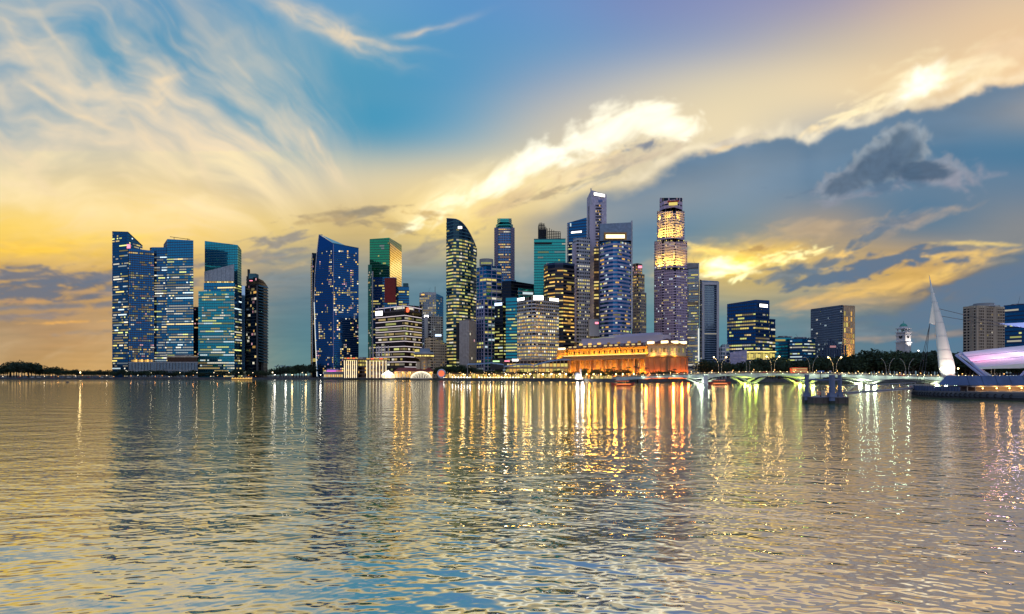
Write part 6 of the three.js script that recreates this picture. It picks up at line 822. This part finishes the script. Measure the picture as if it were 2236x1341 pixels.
{ // leaning spindle mast
  const t = thing('leaning_mast', 'tall white spindle mast leaning over the promenade, floodlit from its foot', 'mast', [px(2075, MD), 1.8, -MD]), K = [[843, 2075, 5], [832, 2074, 8.3], [822, 2071, 12.6], [812, 2068.5, 16.3], [800, 2067.5, 17.2], [785, 2065, 16.2], [765, 2061, 14], [735, 2056, 11.6], [705, 2051, 9.4], [680, 2045.5, 7.4], [660, 2040.5, 5.6], [640, 2036, 3.5], [620, 2032.5, 1.6], [604, 2029.7, .5]], u = MD / FOCAL, v = [], n = 16, ringAt = ([y, x, w]) => { const r = []; for (let k = 0; k < n; k++) { const a = k / n * 6.28319, c = Math.cos(a), s = Math.sin(a); r.push([px(x, MD) - t.position.x + w * u * Math.sign(c) * Math.abs(c) ** 1.15, py(y, MD) - 1.8, w * u * .7 * Math.sign(s) * Math.abs(s) ** 1.15]); } return r; };
  const rings = K.map(ringAt); for (let i = 0; i + 1 < rings.length; i++) for (let k = 0; k < n; k++) { const a = rings[i][k], b = rings[i][(k + 1) % n], c = rings[i + 1][(k + 1) % n], e = rings[i + 1][k]; quad(v, b, a, e, c); }
  part(t, 'spindle', skin(v), mat(.72, .72, .68, .5)); const H = (x, y) => [px(x, MD) - t.position.x, py(y, MD) - 1.8];
  for (const i of [2, 4, 5, 6, 7, 8, 9, 10, 11]) { const P = rings[i].map((p) => new THREE.Vector3(p[0] * 1.0 + (p[0] - (px(K[i][1], MD) - t.position.x)) * .012, p[1], p[2] * 1.012)); part(t, 'panel_seam', new THREE.TubeGeometry(new THREE.CatmullRomCurve3(P, true), 40, .025, 4, true), M.grey); }
  part(t, 'foot', new THREE.CylinderGeometry(.7, 1.2, 1.2, 12), M.grey, [0, .4, 0]); part(t, 'tip_rod', bar(...H(2029.7, 604), 0, ...H(2028.5, 600), 0, .06, 5), M.grey);
  { const q = [], a = H(2036.5, 655), b = H(2028.5, 706), c = H(2042, 709), z = .16; quad(q, [...b, z], [...c, z], [...a, z], [...a, z]); quad(q, [...c, -z], [...b, -z], [...a, -z], [...a, -z]); quad(q, [...b, -z], [...b, z], [...a, z], [...a, -z]); quad(q, [...b, -z], [...c, -z], [...c, z], [...b, z]); part(t, 'stay_plate', soup(q), mat(.7, .72, .66, .5)); }
  for (const [x, z] of [[2005, 3], [2009, 0], [2013, -3]]) part(t, 'stay_cable', bar(...H(2030.5, 707), 0, ...H(x, 838), z, .07, 5), M.dark);
  part(t, 'anchor_block', UNIT, M.concrete, [H(2009, 840)[0], .6, 0], null, [2.4, 1.4, 8]);
  for (const [y, y2] of [[675, 706], [690, 712]]) part(t, 'front_cable', bar(...H(2049, y), .6, px(2183, 224) - t.position.x, py(y2, 224) - 1.8, -10, .08, 5), M.dark);
  for (const [x, z, k, c] of [[-3.4, 4.4, 620, [1, .94, .78]], [3.6, 4.6, 620, [1, .92, .82]], [.4, 5.4, 500, [1, .36, .26]]]) { part(t, 'floodlight', BULB, GLOBE.white, [x, .5, z]); const s = new THREE.SpotLight(new THREE.Color().setRGB(...c), k, 0, .5, .9, 2); s.position.set(x, .9, z); s.target.position.set(-1.6, 14, 0); s.castShadow = true; t.add(s, s.target); }
  for (const [x, y] of [[2049, 806], [2087, 805]]) part(t, 'side_lamp', BULB, GLOBE.warm, [...H(x, y), 1.2], null, [1.4, 1.4, 1.4]);
}
{ // lavender membrane canopy on raking struts
  const t = thing('membrane_canopy', 'sweeping lavender membrane canopy on raking steel struts', 'canopy', [px(2240, 236), 1.8, -236]), q0 = t.position, H = (x, y, d) => [px(x, d) - q0.x, py(y, d) - q0.y, -d - q0.z];
  const top = (u) => [lerp(2097, 2420, u), 770 - 26 * (1 - (1 - u) ** 1.6) , 258], bot = (u) => [lerp(2130, 2420, u), lerp(804, 782, u ** .8), 228], S = (u, w) => { const a = top(u), b = bot(u), bulge = Math.sin(Math.PI * w) * 3; const p = H(lerp(a[0], b[0], w), lerp(a[1], b[1], w) - bulge * .6, lerp(a[2], b[2], w)); return p; };
  const mem = mat(.78, .72, .8, .95, { transmission: .5, thickness: 0, side: THREE.DoubleSide }); for (let k = 0; k < 3; k++) { const v = [], n = 18; for (let i = 0; i < n; i++) for (let j = 0; j < 4; j++) { const w0 = (k + .012 + (j / 4) * .976) / 3, w1 = (k + .012 + ((j + 1) / 4) * .976) / 3; quad(v, S(i / n, w1), S((i + 1) / n, w1), S((i + 1) / n, w0), S(i / n, w0)); } part(t, 'membrane_panel', skin(v), mem); }
  for (let k = 1; k < 3; k++) { const P = []; for (let i = 0; i <= 18; i++) P.push(new THREE.Vector3(...S(i / 18, k / 3))); part(t, 'seam_cable', new THREE.TubeGeometry(new THREE.CatmullRomCurve3(P), 30, .12, 5), M.navy); }
  { const v = []; for (let i = 0; i < 18; i++) { const a = S(i / 18, 1), b = S((i + 1) / 18, 1), dn = (p, k) => [p[0], p[1] - k, p[2] + .2], w = (f) => lerp(.5, 1.5, Math.min(1, f * 3)); quad(v, dn(a, w(i / 18)), dn(b, w((i + 1) / 18)), b, a); quad(v, [b[0], b[1], b[2] - .6], [a[0], a[1], a[2] - .6], dn(a, w(i / 18)), dn(b, w((i + 1) / 18))); } part(t, 'lip_beam', soup(v), mat(.75, .75, .66, .5)); }
  part(t, 'edge_beam', bar(...H(2097, 769, 258), ...H(2131, 803, 228), .45, 8), M.violet); part(t, 'strut', bar(...H(2128, 800, 229), ...H(2172, 836, 216), .4, 8), M.violet); part(t, 'strut', bar(...H(2088, 776, 240), ...H(2163, 836, 214), .42, 8), M.violet); part(t, 'strut', bar(...H(2094, 774, 244), ...H(2184, 836, 220), .34, 8), M.white); part(t, 'strut', bar(...H(2216, 836, 214), ...H(2250, 798, 226), .4, 8), M.violet); part(t, 'strut', bar(...H(2090, 775, 241), ...H(2100, 771, 256), .35, 8), M.pale); part(t, 'strut', bar(...H(2400, 836, 214), ...H(2380, 792, 228), .6, 8), M.violet);
  part(t, 'stage_wall', UNIT, M.beige, H(2206, 833, 236), null, [11, 3.4, 3]); part(t, 'stage_light', UNIT, LIT.warm[3], H(2200, 827, 233.6), null, [8, .9, .4]); part(t, 'stage_light', UNIT, SIGN.white, H(2234, 830, 233.6), null, [4, 1.8, .4]);
  for (const [x, y, d, c, k] of [[2136, 806, 240, [1, .25, .42], 300], [2158, 803, 246, [1, .36, .56], 260], [2182, 800, 240, [1, .6, .85], 280], [2214, 797, 246, [.95, .7, 1], 320], [2250, 795, 240, [.95, .7, 1], 320], [2300, 792, 244, [.95, .7, 1], 320], [2350, 790, 240, [.95, .7, 1], 320]]) { const p = H(x, y, d); part(t, 'canopy_lamp', BULB, glow(...c, 4), p); const s = new THREE.PointLight(new THREE.Color().setRGB(...c), k, 0, 2); s.position.set(...p); s.castShadow = true; t.add(s); part(t, 'lamp_rod', bar(p[0], p[1] + .15, p[2], p[0], p[1] + 2.2, p[2], .03, 4), M.grey); }
}
{ // cantilever blade of the second mast
  const t = thing('cantilever_blade', 'pale blue tapering blade reaching in from a second mast', 'mast', [px(2330, 224), 1.8, -224]), H = (x, y, z = 0) => [px(x, 224) - t.position.x, py(y, 224) - 1.8, z], q = [], a = H(2181, 707), b = H(2330, 700), c = H(2330, 728), z = 1.4, Z = (p, s) => [p[0], p[1], s]; quad(q, Z(a, .05), Z(c, z), Z(b, z), Z(a, .05)); quad(q, Z(c, -z), Z(a, -.05), Z(a, -.05), Z(b, -z)); quad(q, Z(a, .05), Z(b, z), Z(b, -z), Z(a, -.05)); quad(q, Z(a, -.05), Z(c, -z), Z(c, z), Z(a, .05)); part(t, 'blade', soup(q), mat(.5, .55, .75, .5)); part(t, 'post', bar(...H(2332, 842), ...H(2330, 690), 1.1, 10, .6), M.white); const p = H(2260, 826, 10); part(t, 'floodlight', BULB, glow(.4, .5, 1, 4), p); const s = new THREE.SpotLight(new THREE.Color().setRGB(.45, .55, 1), 2200, 0, .7, .9, 2); s.position.set(p[0], p[1] + .5, p[2]); s.target.position.set(...H(2230, 712)); s.castShadow = true; t.add(s, s.target); }
// far harbour cranes
for (const [x, y, d] of [[607, 796, 2600], [622, 797, 2650], [1888, 766, 2400], [1926, 765, 2450]]) { const h = py(y, d) - GROUND, t = thing('harbour_crane', 'tiny lattice harbour crane on the far skyline', 'crane', [px(x, d), GROUND, -d], 0, 'harbour cranes on the skyline'); for (const s of [-9, 9]) part(t, 'leg', bar(s, 0, 0, s * .7, h * .85, 0, 1.6, 4), M.dark); part(t, 'boom', bar(-14, h * .84, 0, 22, h * .9, 0, 1.4, 4), M.bluegrey); part(t, 'apex', bar(-5, h * .84, 0, 2, h, 0, 1.2, 4), M.dark); part(t, 'cross_beam', bar(-8, h * .4, 0, 8, h * .4, 0, 1.2, 4), M.dark); }

// lamps light from lanterns and reflectors of some size
scene.traverse((o) => { if (o.isPointLight) o.shadow.radius = o.intensity < 40 ? 16 : 60; if (o.isSpotLight) o.shadow.radius = 30; });
renderer.render(scene, camera);
